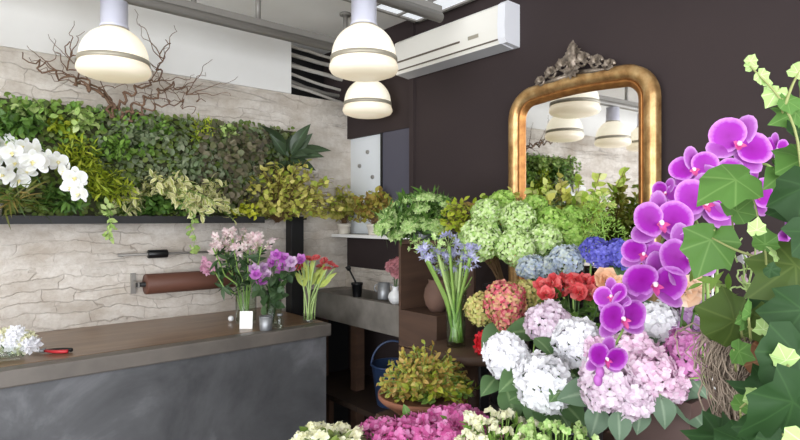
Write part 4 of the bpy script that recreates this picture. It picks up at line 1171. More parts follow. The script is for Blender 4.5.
# vase 2: violet-pink blooms
b = pos_counter(272, 2.86)
glass_vase('glass_vase', 'dark looking glass vase of violet-pink blooms in the middle of the counter bouquets', b, .05, .25, water=.6)
VB = [(262, 268), (272, 264), (283, 268), (292, 262), (301, 260), (256, 276), (268, 276), (280, 276), (262, 284), (290, 270), (276, 256), (284, 258), (254, 270)]
for i, (px, py) in enumerate(VB):
    c = P(px, py, 2.82 + .03 * RNG.normal()); a0 = b + UP * .016 + np.append(RNG.normal(0, .013, 2), 0)
    f = thing('violet_bloom', 'violet-pink bloom in the middle counter vase, ' + ['upper left', 'top left of centre', 'centre', 'upper right', 'far right', 'far left low', 'left of centre low', 'low centre', 'lowest', 'right of centre', 'highest at the back', 'high at the back, right of the highest', 'left edge'][i], 'flower', a0, 'violet-pink blooms on the counter')
    pts = curve_pts(a0, c, 8); pts[:5, :2] = b[:2] + (pts[:5, :2] - b[:2]) * .5
    m = MB(); m.tube(pts, .0028, 5); m.build('stem', M['darkstem'], f)
    m = MB(); pt = leafT(.8, 4, -.2, -.3, .55, .6)
    n = 6; a = np.arange(n) / n * 2 * PI + RNG.uniform(0, 6); fc = nrm(TOCAM + UP * .6 + RNG.normal(0, .4, 3)); r = nrm(np.cross(fc, UP)); u = np.cross(r, fc)
    dd = np.cos(a)[:, None] * r + np.sin(a)[:, None] * u
    m.many(pt, np.repeat([c], n, 0), dd + fc * .35, np.repeat([fc], n, 0), .034)
    m.many(pt, np.repeat([c + fc * .004], n, 0), dd @ np.eye(3) + fc * 1.1, np.repeat([fc], n, 0), .02)
    m.build('petal', F['orchidtone'] if i % 3 else F['lilac'], f)
    n = 7; u = RNG.uniform(.45, .9, n) * 7; q = pts[u.astype(int)] + RNG.normal(0, .008, (n, 3))
    m = MB(); m.many(T_OVAL, q, RNG.normal(0, 1, (n, 3)) + [0, 0, -.2], TOCAM + UP + RNG.normal(0, .4, (n, 3)), RNG.uniform(.05, .08, n)); m.build('foliage', L['darkflowerleaf'], f)
# vase 3: red blooms, stems fanned from a low glass
b = pos_counter(309, 2.96)
glass_vase('low_glass', 'short clear glass holding the sheaf of red blooms at the counter end', b, .032, .05, water=.6)
RB = [(300, 262), (308, 259), (316, 258), (324, 261), (331, 264), (304, 267), (312, 266), (320, 267), (335, 268), (327, 269), (298, 268)]
for i, (px, py) in enumerate(RB):
    c = P(px, py, 2.94 + .04 * RNG.normal()); a0 = b + UP * .014 + np.append(RNG.normal(0, .010, 2), 0)
    f = thing('red_bloom', 'red bloom of the sheaf at the counter end, ' + ['upper left', 'top left of centre', 'top centre', 'top right of centre', 'upper right', 'lower left', 'low centre', 'low right of centre', 'far right', 'lower right', 'far left'][i], 'flower', a0, 'red blooms at the counter end')
    pts = curve_pts(a0, c, 9); w = np.linspace(0, 1, 9) ** 1.9; pts[:, :2] = a0[:2] + (c[:2] - a0[:2]) * w[:, None]
    m = MB(); m.tube(pts, .0042, 6); m.build('stem', M['palestem'], f)
    m = MB()
    for k in range(2):
        n = 12; a = np.arange(n) / n * 2 * PI + k * .2; fc = nrm(UP + TOCAM * .4 + RNG.normal(0, .3, 3)); r = nrm(np.cross(fc, FWD)); u = np.cross(r, fc)
        m.many(T_OVAL, np.repeat([c + fc * .004 * k], n, 0), np.cos(a)[:, None] * r + np.sin(a)[:, None] * u + fc * (.3 + .4 * k), np.repeat([fc], n, 0), .030 - .008 * k)
    m.build('petal', F['redrose'], f)
    n = 2; m = MB(); m.many(T_LANCE, pts[[5, 6]], np.stack([c - a0 + RIGHT * RNG.normal(0, .15)] * 2) + RNG.normal(0, .05, (2, 3)), [TOCAM] * 2, .09); m.build('blade', L['viburnum'], f)
# card, tin cup, small jar, ball
b = pos_counter(246, 2.78)
t = tag(MB().box(b + [-.032, -.003, 0], b + [.032, .003, .088]).build('price_card', M['card'], base=b, smooth=False), 'small blank white card leaning on the glass vase of pale sprays', 'card')
t.rotation_euler = (math.radians(-6), 0, -.7)
b = pos_counter(266, 2.75); t = thing('tin_cup', 'small tin cup in front of the violet-pink blooms', 'cup', b)
m = MB(); m.lathe([(0, 0), (.028, 0), (.03, .003), (.033, .068), (.031, .068), (.028, .006), (0, .005)], b, 26); m.build('body', M['tin'], t)
m = MB(); m.lathe([(.033, .064), (.0355, .066), (.0355, .070), (.031, .070)], b, 26); m.build('rim', M['tin'], t)
b = pos_counter(280, 2.78); t = thing('small_jar', 'little clear glass jar right of the tin cup', 'jar', b)
m = MB(); m.lathe([(0, 0), (.017, 0), (.018, .003), (.018, .05), (.013, .06), (.013, .066), (.011, .066), (.011, .058), (.016, .05), (.016, .006), (0, .006)], b, 22); m.build('body', M['glass'], t)
m = MB(); m.lathe([(0, .0665), (.0145, .0665), (.0145, .076), (0, .077)], b, 18); m.build('lid', M['tin'], t)
b = pos_counter(231, 2.98); b[2] += .016
m = MB(); m.lathe([(.016 * math.sin(a), -.016 * math.cos(a)) for a in np.linspace(0, PI, 12)], b, 18); tag(m.build('cotton_ball', M['whiteglaze'], base=b), 'small white ball on the counter left of the glass vase', 'ball')
# glass bowl with white flowers, pruning shears
b = pos_counter(9, 2.18)
t = glass_vase('glass_bowl', 'small round glass bowl of white flowers at the left of the counter', b, .072, .058, taper=.6, water=.5)
WF = [(-4, 338), (6, 334), (17, 333), (26, 337), (31, 343), (2, 343), (14, 341), (22, 344)]
for i, (px, py) in enumerate(WF):
    c = P(px, py, 2.2 + .03 * RNG.normal()); a0 = b + UP * .015
    f = thing('white_bloom', 'white bloom in the small glass bowl, ' + ['at its left edge', 'upper left', 'top', 'upper right', 'right edge', 'low at the left', 'middle', 'right of middle'][i], 'flower', a0, 'white blooms in the glass bowl')
    m = MB(); m.tube(curve_pts(a0, c, 6), .002, 5); m.build('stem', M['darkstem'], f)
    m = MB(); head_mesh(m, c - UP * .008, .022, 16, UP + TOCAM * .7, .026, -.1, FLORET5, .8); m.build('petal', F['creambud'] if i % 2 else F['white'], f)
    m = MB(); n = 4; m.many(T_OVAL, np.repeat([c - UP * .018], n, 0), RNG.normal(0, 1, (n, 3)), [UP] * n, .035); m.build('leaf', L['hydleaf'], f)
b = pos_counter(44, 2.28); b[2] += .0015
t = thing('pruning_shears', 'black pruning shears with one red handle beside the glass bowl', 'shears', b)
for k, (mt, sd, nm) in enumerate(((M['red'], -.018, 'red_handle'), (M['black'], .022, 'black_handle'))):
    pts = b + np.array([RIGHT * (.005 + .10 * u) + FWD * (sd * math.sin(u * PI * .8)) + UP * .008 for u in np.linspace(0, 1, 9)])
    m = MB(); m.tube(pts, np.linspace(.006, .008, 9), 8); m.build(nm, mt, t)
m = MB(); m.tube(np.array([b - RIGHT * .0 + UP * .008, b - RIGHT * .035 + FWD * .006 + UP * .008, b - RIGHT * .06 + UP * .008]), [.008, .007, .001], 6); m.build('blade', M['tin'], t)
m = MB(); m.lathe([(0, .012), (.008, .012), (.008, .018), (0, .018)], b, 12); m.build('pivot', M['tin'], t)

# ================================================================== FLOWER DISPLAY ON THE RIGHT
def bucket(name, label, b, r, h, mat, group='buckets of the flower display', cat='bucket'):
    b = np.asarray(b, float)
    t = thing(name, label, cat, b, group)
    m = MB(); m.lathe([(0, 0), (r * .74, 0), (r * .76, .004), (r * .97, h - .012), (r * 1.03, h - .010), (r * 1.03, h), (r * .95, h), (r * .73, .012), (0, .012)], b, 36)
    m.build('body', mat, t)
    m = MB(); m.lathe([(r * .99, h * .62), (r * .915, h * .64), (r * .925, h * .66), (r * 1.0, h * .66)], b, 36); m.build('band', mat, t)
    return t
def riser(x, y, sx, sy, h, label, z=TZ):
    t = thing('riser_box', label, 'box', (x, y, z + .0005), 'wooden risers on the display table')
    MB().box((x - sx, y - sy, z + .0005), (x + sx, y + sy, z + h - .016)).build('body', M['crate'], t, False)
    MB().box((x - sx - .005, y - sy - .005, z + h - .0155), (x + sx + .005, y + sy + .005, z + h)).build('lid', M['crate'], t, False)
    return z + h + .0005

def hydrangea(px, py, dia, d, pm, label, group, bb, hb, axis=None, fl=.0145, leaves=0, lm='hydleaf', dens=1.0, T=FLORET4, low=-.6, name='hydrangea', part='flower_head', jit=.28, flat=.92, rough=.055):
    """one stem: head of florets, stem down into its bucket, broad leaves under the head"""
    bb = np.asarray(bb, float); c = P(px, py, d); r = dia * d / FPX / 2 * .93
    a0 = bb + np.append(RNG.normal(0, .012, 2), .02)
    f = thing(name, label, 'flower', a0, group)
    ax = nrm(UP * .75 + TOCAM * .55 + nrm((c - bb) * [1, 1, 0]) * .5) if axis is None else nrm(np.asarray(axis, float))
    neck = c - ax * r * .55
    n = int(dens * 26 * (r / fl) ** 2 * .16) + 24
    m = MB(); head_mesh(m, c, r, n, ax, fl, low, T, flat, jit, 0, rough); m.build(part, pm, f)
    rim = bb + UP * hb * .98 + nrm((neck - bb) * [1, 1, 0]) * min(.05, np.linalg.norm((neck - bb)[:2]))
    k = np.array([a0, (a0 + rim) / 2, rim, (rim + neck) / 2 + UP * .01 - ax * .01, neck])
    tt = np.linspace(0, 4, 13); pts = np.stack([np.interp(tt, range(5), k[:, i]) for i in range(3)], 1)
    m = MB(); m.tube(pts, .0035, 6); m.build('stem', M['stem'], f)
    for i in range(leaves):
        a = RNG.uniform(0, 2 * PI); h = nrm(np.cross(ax, UP + .01)); g = np.cross(ax, h)
        dv = np.cos(a) * h + np.sin(a) * g
        leaf_part(f, T_HYD, L[lm], neck - ax * .015, dv + TOCAM * .25 - UP * .25, ax + UP * .4, RNG.uniform(.09, .125))
    return f

# --- green hydrangeas
BA = np.array([1.865, 1.27, CZ + .0005]); hA = .29
bucket('flower_bucket', 'black bucket of green hydrangeas on the console table', BA, .105, hA, M['blackgloss'])
GH = [(480, 240, 46, 1.95, 'big green hydrangea head at the left front of the green bunch', 'ghyd'),
      (487, 214, 34, 2.06, 'green hydrangea head at the upper left of the bunch, above the big left one', 'ghyd'),
      (518, 219, 37, 1.99, 'round pale green hydrangea head at the top middle of the bunch', 'ghyd'),
      (515, 247, 40, 1.90, 'green hydrangea head at the bottom middle of the bunch', 'ghyd'),
      (545, 240, 34, 1.92, 'green hydrangea head right of the bottom middle one', 'ghyd'),
      (551, 221, 30, 2.02, 'green hydrangea head right of the round top middle one', 'ghyd2'),
      (569, 236, 30, 1.99, 'deeper green hydrangea head at the right end of the bunch', 'ghyd2'),
      (572, 217, 24, 2.07, 'small green hydrangea head at the upper right of the bunch', 'ghyd2'),
      (502, 203, 28, 2.14, 'half-hidden green hydrangea head at the top back of the bunch', 'ghyd2'),
      (535, 207, 26, 2.14, 'half-hidden green hydrangea head behind the round top middle one', 'ghyd2')]
for (px, py, dia, d, lab, mt) in GH:
    hydrangea(px, py, dia * .97, d, F[mt], lab, 'green hydrangeas', BA, hA, leaves=1, fl=.0100, jit=.3, rough=.03, dens=1.15)
# --- green tufted flowers at the right of the green bunch
BB = np.array([1.99, 1.05, CZ + .0005]); hB = .30
bucket('flower_bucket', 'zinc bucket of grass-green tufts on the console table below the mirror', BB, .09, hB, M['tin'])
for (px, py, dia, d, lab) in ((592, 222, 34, 1.98, 'grass-green tufted flower left of its twins below the mirror'), (606, 236, 36, 1.92, 'grass-green tufted flower low at the right, touching the violet-blue heads'),
                              (586, 240, 32, 1.95, 'grass-green tufted flower between the green hydrangeas and its twins'), (600, 208, 28, 2.02, 'pale-topped grass-green tufted flower highest below the mirror')):
    hydrangea(px, py, dia, d, F['gfuzz'], lab, 'green tufted flowers', BB, hB, T=merge_t([rot_t(T_NEEDLE, Rx(.7)), rot_t(T_NEEDLE, Rz(2) @ Rx(.9)), rot_t(T_NEEDLE, Rz(4) @ Rx(1.1))]), fl=.017, dens=1.6, name='green_tuft', part='tuft')
# --- leafy branches before the mirror
BX = np.array([2.07, 1.33, CZ + .0005]); hX = .32
bucket('flower_bucket', 'black bucket of leafy branches at the back of the console before the mirror', BX, .085, hX, M['black'])
BRS = [(512, 192, 2.25), (500, 200, 2.25), (530, 186, 2.3), (545, 182, 2.28), (560, 178, 2.28), (580, 176, 2.2), (600, 174, 2.15), (624, 171, 2.1), (566, 192, 2.22), (585, 196, 2.12), (604, 192, 2.1), (520, 202, 2.2), (548, 200, 2.2), (470, 203, 2.3), (483, 198, 2.28)]
BRL = ['second from the left of those reaching the frame', 'third from the left, low', 'rising before the left frame edge', 'left of centre', 'centre, highest of the middle ones', 'right of centre', 'second longest, reaching right', 'longest, reaching farthest right', 'low in the centre', 'low, right of centre', 'lower right', 'low at the left', 'low middle', 'farthest left, before the dark wall', 'second from the left, before the dark wall']
for i, (px, py, d) in enumerate(BRS):
    e = P(px, py, d); a0 = BX + np.append(RNG.normal(0, .02, 2), .02)
    f = thing('leafy_branch', 'yellow-green leafy branch before the mirror, ' + BRL[i], 'branch', a0, 'leafy branches before the mirror')
    k = np.array([a0, BX + UP * hX + nrm((e - BX) * [1, 1, 0]) * .03, BX + UP * (hX + .12) + (e - BX) * [.35, .35, 0], e])
    tt = np.linspace(0, 3, 16); pts = np.stack([np.interp(tt, range(4), k[:, j]) for j in range(3)], 1); pts[1:-1] = (pts[:-2] + pts[1:-1] * 2 + pts[2:]) / 4
    m = MB(); m.tube(pts, np.linspace(.0035, .0012, 16), 5); m.build('stem', M['woodstem'], f)
    n = 64; u = RNG.uniform(.5, 1, n) * 14.99; ii = u.astype(int); q = pts[ii] + (pts[ii + 1] - pts[ii]) * (u - ii)[:, None]
    m = MB(); m.many(leafT(.62, 4, .2, .3), q, rand_dir(n) + nrm(e - a0) * .6, UP * .8 + TOCAM * .7 + RNG.normal(0, .4, (n, 3)), RNG.uniform(.03, .052, n)); m.build('foliage', L['goldred'] if i == 13 else L['viburnum'] if i % 4 else L['gold'], f)
# --- golden plant in a pot right of the umbels
b = np.array([1.86, 1.50, CZ + .0005])
t = potted('potted_plant', 'bushy golden-green potted plant between the pale umbels and the green hydrangeas', 'plant', b, .085, .27, M['black'])
c = P(457, 216, 2.25)
bush(t, b + UP * .26, c, (.10, .09, .095), 70, 11, leafT(.6, 4, .2, .3), L['moss'], .028, M['woodstem'], .002, .03)

# --- grey-blue and violet hydrangeas
z = riser(1.585, .94, .11, .11, .17, 'wooden riser box under the bucket of blue hydrangeas')
BC = np.array([1.585, .94, z]); hC = .30
bucket('flower_bucket', 'black bucket of blue and violet hydrangeas on a wooden riser', BC, .095, hC, M['blackgloss'])
for (px, py, dia, d, lab, mt) in ((530, 267, 27, 1.80, 'small grey-blue hydrangea head at the left, above the red roses', 'bluegrey'), (565, 261, 38, 1.78, 'large grey-blue hydrangea head next to the violet ones', 'bluegrey'),
                                  (547, 268, 26, 1.80, 'grey-blue hydrangea head between the small left one and the large one', 'bluegrey'),
                                  (597, 253, 34, 1.74, 'violet-blue hydrangea head left of the orchid petals', 'violet'), (620, 254, 32, 1.72, 'violet-blue hydrangea head partly behind the orchid petals', 'violet')):
    hydrangea(px, py, dia, d, F[mt], lab, 'blue and violet hydrangeas', BC, hC, fl=.0098, flat=.8, leaves=1)
# --- coral roses
z = riser(1.375, .855, .10, .10, .17, 'wooden riser box under the zinc bucket of coral roses')
BD = np.array([1.375, .855, z]); hD = .25
bucket('flower_bucket', 'zinc bucket of coral roses on a wooden riser', BD, .09, hD, M['tin'])
RS = [(542, 283), (553, 280), (564, 279), (575, 278), (586, 279), (596, 282), (546, 292), (557, 291), (568, 290), (579, 290), (590, 291), (600, 293)]
for i, (px, py) in enumerate(RS):
    row = 'upper' if i < 6 else 'lower'; nm = ['first', 'second', 'third', 'fourth', 'fifth', 'last'][i % 6]
    c = P(px, py, 1.60 + .02 * RNG.normal() - (.03 if i > 5 else 0)); a0 = BD + np.append(RNG.normal(0, .015, 2), .02)
    f = thing('rose', f'coral red rose in the {row} row below the blue hydrangeas, {nm} from the left' if i != 11 else 'salmon pink rose at the right end of the lower row of coral roses', 'flower', a0, 'coral roses')
    m = MB(); m.many(ROSE, [c - UP * .006], [rand_dir(1)[0]], [UP * .8 + TOCAM * .7 + RNG.normal(0, .25, 3)], .0205); m.build('bloom', F['pinkrose'] if i == 11 else F['redrose'], f)
    k = np.array([a0, BD + UP * hD + (c - BD) * [.35, .35, 0], c - UP * .012]); tt = np.linspace(0, 2, 9); pts = np.stack([np.interp(tt, range(3), k[:, j]) for j in range(3)], 1)
    m = MB(); m.tube(pts, .0026, 5); m.build('stem', M['darkstem'], f)
    n = 7; q = pts[RNG.integers(4, 8, n)]; m = MB(); m.many(T_OVAL, q, rand_dir(n), UP + TOCAM * .6 + RNG.normal(0, .4, (n, 3)), RNG.uniform(.035, .055, n)); m.build('foliage', L['deep'], f)
# --- rosy and straw hydrangeas
BE = np.array([1.345, 1.045, TZ + .0005]); hE = .36
bucket('flower_bucket', 'black bucket of rosy and straw-coloured hydrangeas on the display table', BE, .075, hE, M['black'])
for (px, py, dia, d, lab, mt) in ((482, 309, 34, 1.68, 'straw-yellow hydrangea head at the left of the rosy one', 'yellowgreen'), (505, 302, 44, 1.62, 'rosy pink hydrangea head between two straw-yellow ones', 'pinkyellow'),
                                  (525, 296, 34, 1.66, 'straw-yellow hydrangea head between the rosy one and the coral roses', 'yellowgreen'), (508, 320, 26, 1.60, 'small rosy pink hydrangea head just above the white heads', 'pinkyellow')):
    hydrangea(px, py, dia, d, F[mt], lab, 'rosy and straw hydrangeas', BE, hE, fl=.0096, leaves=1)
# --- round stand with the agapanthus vase and a scarlet flower
sx, sy = 1.50, 1.365
t = thing('round_stand', 'round brown wooden stand under the tall vase of agapanthus', 'stand', (sx, sy, TZ + .0005))
m = MB(); m.lathe([(0, .285), (.15, .285), (.155, .29), (.155, .312), (.15, .317), (0, .317)], (sx, sy, TZ), 40); m.build('top', M['crate'], t)
m = MB(); m.lathe([(0, .0005), (.11, .0005), (.11, .02), (.035, .04), (.03, .26), (.06, .285), (0, .285)], (sx, sy, TZ), 28); m.build('pedestal', M['crate'], t)
b = np.array([1.47, 1.405, TZ + .3175])
glass_vase('tall_glass_vase', 'tall narrow green-tinted glass vase holding the blue agapanthus', b, .040, .20, mat='greenglass', water=.7, taper=.85)
AG = [(426, 256, 0), (442, 262, 0), (449, 246, 0), (462, 252, 0), (470, 258, 0), (436, 247, 1), (446, 266, 1), (456, 264, 0), (420, 248, 1)]
AGL = ['lilac-blue agapanthus head at the far left of the tall vase', 'lilac-blue agapanthus head low and left of centre in the tall vase', 'lilac-blue agapanthus head highest in the tall vase', 'lilac-blue agapanthus head right of centre in the tall vase', 'lilac-blue agapanthus head at the far right, touching the green hydrangea',
       'green seed head high among the agapanthus', 'green seed head low among the agapanthus', 'lilac-blue agapanthus head lowest in the middle of the tall vase', 'green seed head at the left edge of the agapanthus']
for i, (px, py, gk) in enumerate(AG):
    c = P(px, py, 1.98 + .05 * RNG.normal()); a0 = b + np.append(RNG.normal(0, .010, 2), .016)
    f = thing('agapanthus', AGL[i], 'flower', a0, 'agapanthus in the tall vase')
    k = np.array([a0, b + UP * .17 + (c - b) * [.28, .28, 0], c]); tt = np.linspace(0, 2, 11); pts = np.stack([np.interp(tt, range(3), k[:, j]) for j in range(3)], 1); pts[1:-1] = (pts[:-2] + 2 * pts[1:-1] + pts[2:]) / 4
    m = MB(); m.tube(pts, .0058, 7); m.build('stem', M['palestem'] if i % 2 else M['stem'], f)
    m = MB(); ms = MB(); n = 16
    dv = nrm(rand_dir(n) + UP * .35); rr = RNG.uniform(.028, .044, n)
    for q in range(n): ms.tube(np.array([c, c + dv[q] * rr[q]]), .0009, 3)
    m.many(STAR6 if not gk else FLORET5, c + dv * rr[:, None], rand_dir(n), dv, .019 if not gk else .011)
    m.build('blossom', F['agap'] if not gk else F['umbel'], f); ms.build('ray', M['palestem'], f)
# extra plain stems in the vase
for i in range(18):
    a0 = b + np.append(RNG.uniform(-.022, .022, 2), .016); e = P(RNG.uniform(438, 472), RNG.uniform(258, 285), 2.0 + .04 * RNG.normal())
    f = thing('strap_leaf', 'long plain green blade among the agapanthus stems in the tall vase', 'leaf', a0, 'plain blades among the agapanthus')
    k = np.array([a0, b + UP * .18 + (e - b) * [.3, .3, 0], e]); tt = np.linspace(0, 2, 9); pts = np.stack([np.interp(tt, range(3), k[:, j]) for j in range(3)], 1)
    m = MB(); m.tube(pts, np.linspace(.006, .002, 9), 6); m.build('blade', M['palestem'] if i % 3 == 0 else M['stem'], f)
b2 = np.array([1.475, 1.255, TZ + .3175])
t = thing('scarlet_flower', 'bright scarlet flower cluster lying on the edge of the round stand', 'flower', b2)
m = MB(); head_mesh(m, b2 + UP * .032, .042, 46, UP + TOCAM, .020, -.2, FLORET5, .6); m.build('bloom', F['scarlet'], t)
m = MB(); m.tube(curve_pts(b2 + UP * .02, b2 + UP * .005 + RIGHT * .10, 6), .0025, 5); m.build('stem', M['darkstem'], t)
m = MB(); m.many(T_OVAL, np.repeat([b2 + UP * .012 + RIGHT * .03], 4, 0), RNG.normal(0, 1, (4, 3)) * [1, 1, .2], [UP] * 4, .05); m.build('leaf', L['deep'], t)

# --- golden foliage bowl
z = riser(1.19, 1.28, .10, .10, .165, 'wooden riser box under the bowl of golden foliage')
b = np.array([1.19, 1.28, z])
t = thing('planted_bowl', 'shallow brown bowl heaped with golden-green and russet foliage', 'plant', b)
m = MB(); m.lathe([(0, 0), (.07, 0), (.075, .006), (.135, .05), (.142, .058), (.142, .070), (.134, .070), (.128, .06), (0, .055)], b, 40); m.build('bowl', M['terracotta'], t)
c = P(425, 371, 1.74)
bush(t, b + UP * .05, c, (.155, .13, .095), 150, 13, T_OVAL, L['goldred'], .020, M['stem'], .0018, .04, name='foliage', lowz=-.5)
bush(t, b + UP * .05, c + RIGHT * .03 - UP * .035, (.15, .13, .06), 40, 8, T_OVAL, L['lime'], .028, M['stem'], .0018, .04, name='green_foliage', lowz=-.5)
bush(t, b + UP * .05, c + RIGHT * .06 - UP * .04, (.12, .12, .05), 34, 8, T_OVAL, L['fern'], .026, M['stem'], .0018, .04, name='green_foliage', lowz=-.5)

# --- flowering pots along the front
def kalanchoe(b, label, pm, bud, lm, w, topz, n, potm, nf=9, hd=.020, leafT_=T_OVAL, open_=FLORET4, ls=1.0):
    t = potted('flowering_pot', label, 'plant', b, .065, .11, potm, 'flowering pots along the front')
    b = np.asarray(b, float)
    c = np.array([b[0], b[1], topz - .05])
    lf, st, fl = MB(), MB(), MB()
    for i in range(n):
        a = RNG.uniform(0, 2 * PI); rr = w * RNG.random() ** .5
        e = np.array([b[0] + rr * math.cos(a), b[1] + rr * math.sin(a), topz - .045 * (rr / w) ** 2 + RNG.normal(0, .008)])
        pts = curve_pts(b + UP * .09, e, 6, .02); st.tube(pts, .0018, 4)
        head_mesh(fl, e - UP * .006, hd * RNG.uniform(.8, 1.2), nf, UP + TOCAM * .4, bud, -.1, open_, .7, .5)
        k = 6; q = pts[RNG.integers(2, 5, k)] + RNG.normal(0, .012, (k, 3)); lf.many(leafT_, q, RNG.normal(0, 1, (k, 3)) + [0, 0, .2], UP + TOCAM * .4 + RNG.normal(0, .4, (k, 3)), ls * RNG.uniform(.03, .05, k))
    st.build('stem', M['stem'], t); fl.build('blossom', pm, t); lf.build('foliage', L[lm], t)
    return t
zt = TZ + .0005
kalanchoe((.775, 1.16, zt), 'pot of cream-white buds at the left end of the front row', F['creambud'], .011, 'wallgreen', .115, .972, 34, M['terracotta'], nf=7, hd=.010)
kalanchoe((.92, 1.08, zt), 'pot of magenta blossoms next to the cream-white buds', F['magenta'], .014, 'deep', .095, .985, 30, M['terracotta'])
kalanchoe((1.03, .985, zt), 'pot of magenta blossoms below the bowl of golden foliage', F['magenta'], .015, 'deep', .095, 1.005, 30, M['brownplanter'])
kalanchoe((1.01, .83, zt), 'pot of small cream and green buds right of the magenta blossoms', F['creambud'], .009, 'fern', .095, 1.05, 34, M['terracotta'], nf=5, hd=.008, leafT_=T_LANCE)
kalanchoe((1.00, .665, zt), 'pot of narrow green shoots with pale buds below the white hydrangeas', F['umbel'], .008, 'deep', .10, 1.075, 60, M['brownplanter'], nf=2, hd=.004, leafT_=T_LANCE, ls=.6)

# --- white hydrangeas
BF = np.array([1.185, .80, zt]); hF = .28
bucket('flower_bucket', 'black bucket of white hydrangeas at the front of the display', BF, .078, hF, M['blackgloss'])
for (px, py, dia, d, lab, mt, lv) in ((506, 356, 45, 1.40, 'white hydrangea head farthest left, above the golden bowl', 'white', 2), (543, 383, 58, 1.30, 'largest white hydrangea head, lowest of the white ones', 'white', 3),
                                      (577, 343, 50, 1.36, 'white hydrangea head above and right of the largest one', 'white', 2), (548, 325, 46, 1.45, 'blush white hydrangea head at the back below the coral roses', 'blush', 1)):
    hydrangea(px, py, dia * .98, d, F[mt], lab, 'white hydrangeas', BF, hF, fl=.0125, leaves=lv, dens=1.7, axis=TOCAM + UP * .7, rough=.07, jit=.32)
for (px, py, d, y, z_, s_, lm) in ((548, 344, 1.36, (-.2, 0, .1), (0, 0, 1), .09, 'hydleaf'), (512, 383, 1.33, (0, 0, 0), (0, 0, 1), .09, 'hydleaf')):
    pass
# --- pink hydrangeas in the brown planter
BG = np.array([1.325, .585, zt]); hG = .385
t = thing('brown_planter', 'tall square chocolate brown planter holding the pink hydrangeas', 'planter', BG)
x0, x1, y0, y1 = BG[0] - .085, BG[0] + .085, BG[1] - .085, BG[1] + .085
m = MB(); m.box((x0, y0, zt), (x1, y1, zt + .012)).box((x0, y0, zt + .012), (x0 + .01, y1, zt + hG)).box((x1 - .01, y0, zt + .012), (x1, y1, zt + hG)).box((x0 + .01, y0, zt + .012), (x1 - .01, y0 + .01, zt + hG)).box((x0 + .01, y1 - .01, zt + .012), (x1 - .01, y1, zt + hG))
m.build('body', M['brownplanter'], t, False)
m = MB(); m.box((x0 - .006, y0 - .006, zt + hG - .03), (x0 - .0005, y1 + .006, zt + hG + .002)).box((x1 + .0005, y0 - .006, zt + hG - .03), (x1 + .006, y1 + .006, zt + hG + .002)).box((x0, y0 - .006, zt + hG - .03), (x1, y0 - .0005, zt + hG + .002)).box((x0, y1 + .0005, zt + hG - .03), (x1, y1 + .006, zt + hG + .002))
m.build('rim', M['brownplanter'], t, False)
PK = [(607, 386, 52, 1.18, 'large blush pink hydrangea head in front, right of the white ones', 'blush', 2), (652, 374, 48, 1.20, 'blush pink hydrangea head right of the large front one', 'pinkwhite', 2),
      (634, 352, 44, 1.26, 'pale pink hydrangea head above the large front one', 'pinkwhite', 0), (657, 327, 46, 1.34, 'creamy white hydrangea head below the peach roses', 'white', 1),
      (690, 354, 50, 1.22, 'mauve pink hydrangea head at the right end of the bunch', 'mauve', 2), (672, 386, 30, 1.20, 'small blush pink hydrangea head low at the right', 'pinkwhite', 1),
      (704, 317, 44, 1.30, 'lilac hydrangea head behind and above the mauve one', 'lilac', 0), (678, 338, 30, 1.30, 'lilac hydrangea head left of the mauve one', 'lilac', 0), (632, 398, 40, 1.17, 'blush pink hydrangea head lowest at the front, between its larger neighbours', 'blush', 1), (600, 352, 30, 1.3, 'pale pink hydrangea head half behind the lowest orchid bloom', 'pinkwhite', 0)]
for (px, py, dia, d, lab, mt, lv) in PK:
    hydrangea(px, py, dia * 1.0, d, F[mt], lab, 'pink hydrangeas in the brown planter', BG, hG, fl=.0115, leaves=lv, dens=1.7, axis=TOCAM + UP * .7, rough=.13, jit=.3, lm='greyleaf')
# big leaves under the heads belong to two leafy stems
def leafstem(bb, hb, label, leaves, lm, group):
    a0 = np.asarray(bb) + np.append(RNG.normal(0, .01, 2), .02); f = thing('leafy_spray', label, 'foliage', a0, group)
    cen = np.mean([P(l[0], l[1], l[2]) for l in leaves], 0)
    rim = bb + UP * hb + (cen - bb) * [.3, .3, 0]
    m = MB(); m.tube(np.array([a0, (a0 + rim) / 2, rim, (rim + cen) / 2 + UP * .01, cen]), .0035, 6)
    for (px, py, d, tx, ty, td) in leaves:
        p0, p1 = P(px, py, d), P(tx, ty, td); m.tube(curve_pts(cen, p0, 5), .002, 4)
        leaf_part(f, T_HYD, L[lm], p0, p1 - p0, TOCAM * .8 + UP * .7 + RNG.normal(0, .12, 3), np.linalg.norm(p1 - p0))
    m.build('stem', M['stem'], f)
leafstem(BF, hF, 'leafy stem with broad green leaves between the white hydrangea heads', [(535, 338, 1.40, 556, 352, 1.34), (522, 372, 1.36, 500, 388, 1.30), (505, 385, 1.36, 520, 425, 1.30), (535, 405, 1.34, 562, 425, 1.26), (575, 375, 1.30, 555, 393, 1.2), (560, 400, 1.3, 590, 425, 1.24), (515, 392, 1.38, 545, 425, 1.32), (496, 378, 1.42, 482, 392, 1.36)], 'hydleaf', 'leafy stems under the heads')
leafstem(BG, hG, 'leafy stem with grey-green leaves hanging before the brown planter', [(618, 410, 1.16, 622, 446, 1.12), (660, 395, 1.16, 670, 432, 1.12), (690, 378, 1.2, 712, 398, 1.16), (600, 405, 1.2, 592, 440, 1.16), (640, 405, 1.18, 640, 436, 1.14), (690, 372, 1.26, 700, 390, 1.24), (720, 376, 1.18, 740, 392, 1.15), (628, 318, 1.3, 612, 330, 1.28)], 'greyleaf', 'leafy stems under the heads')
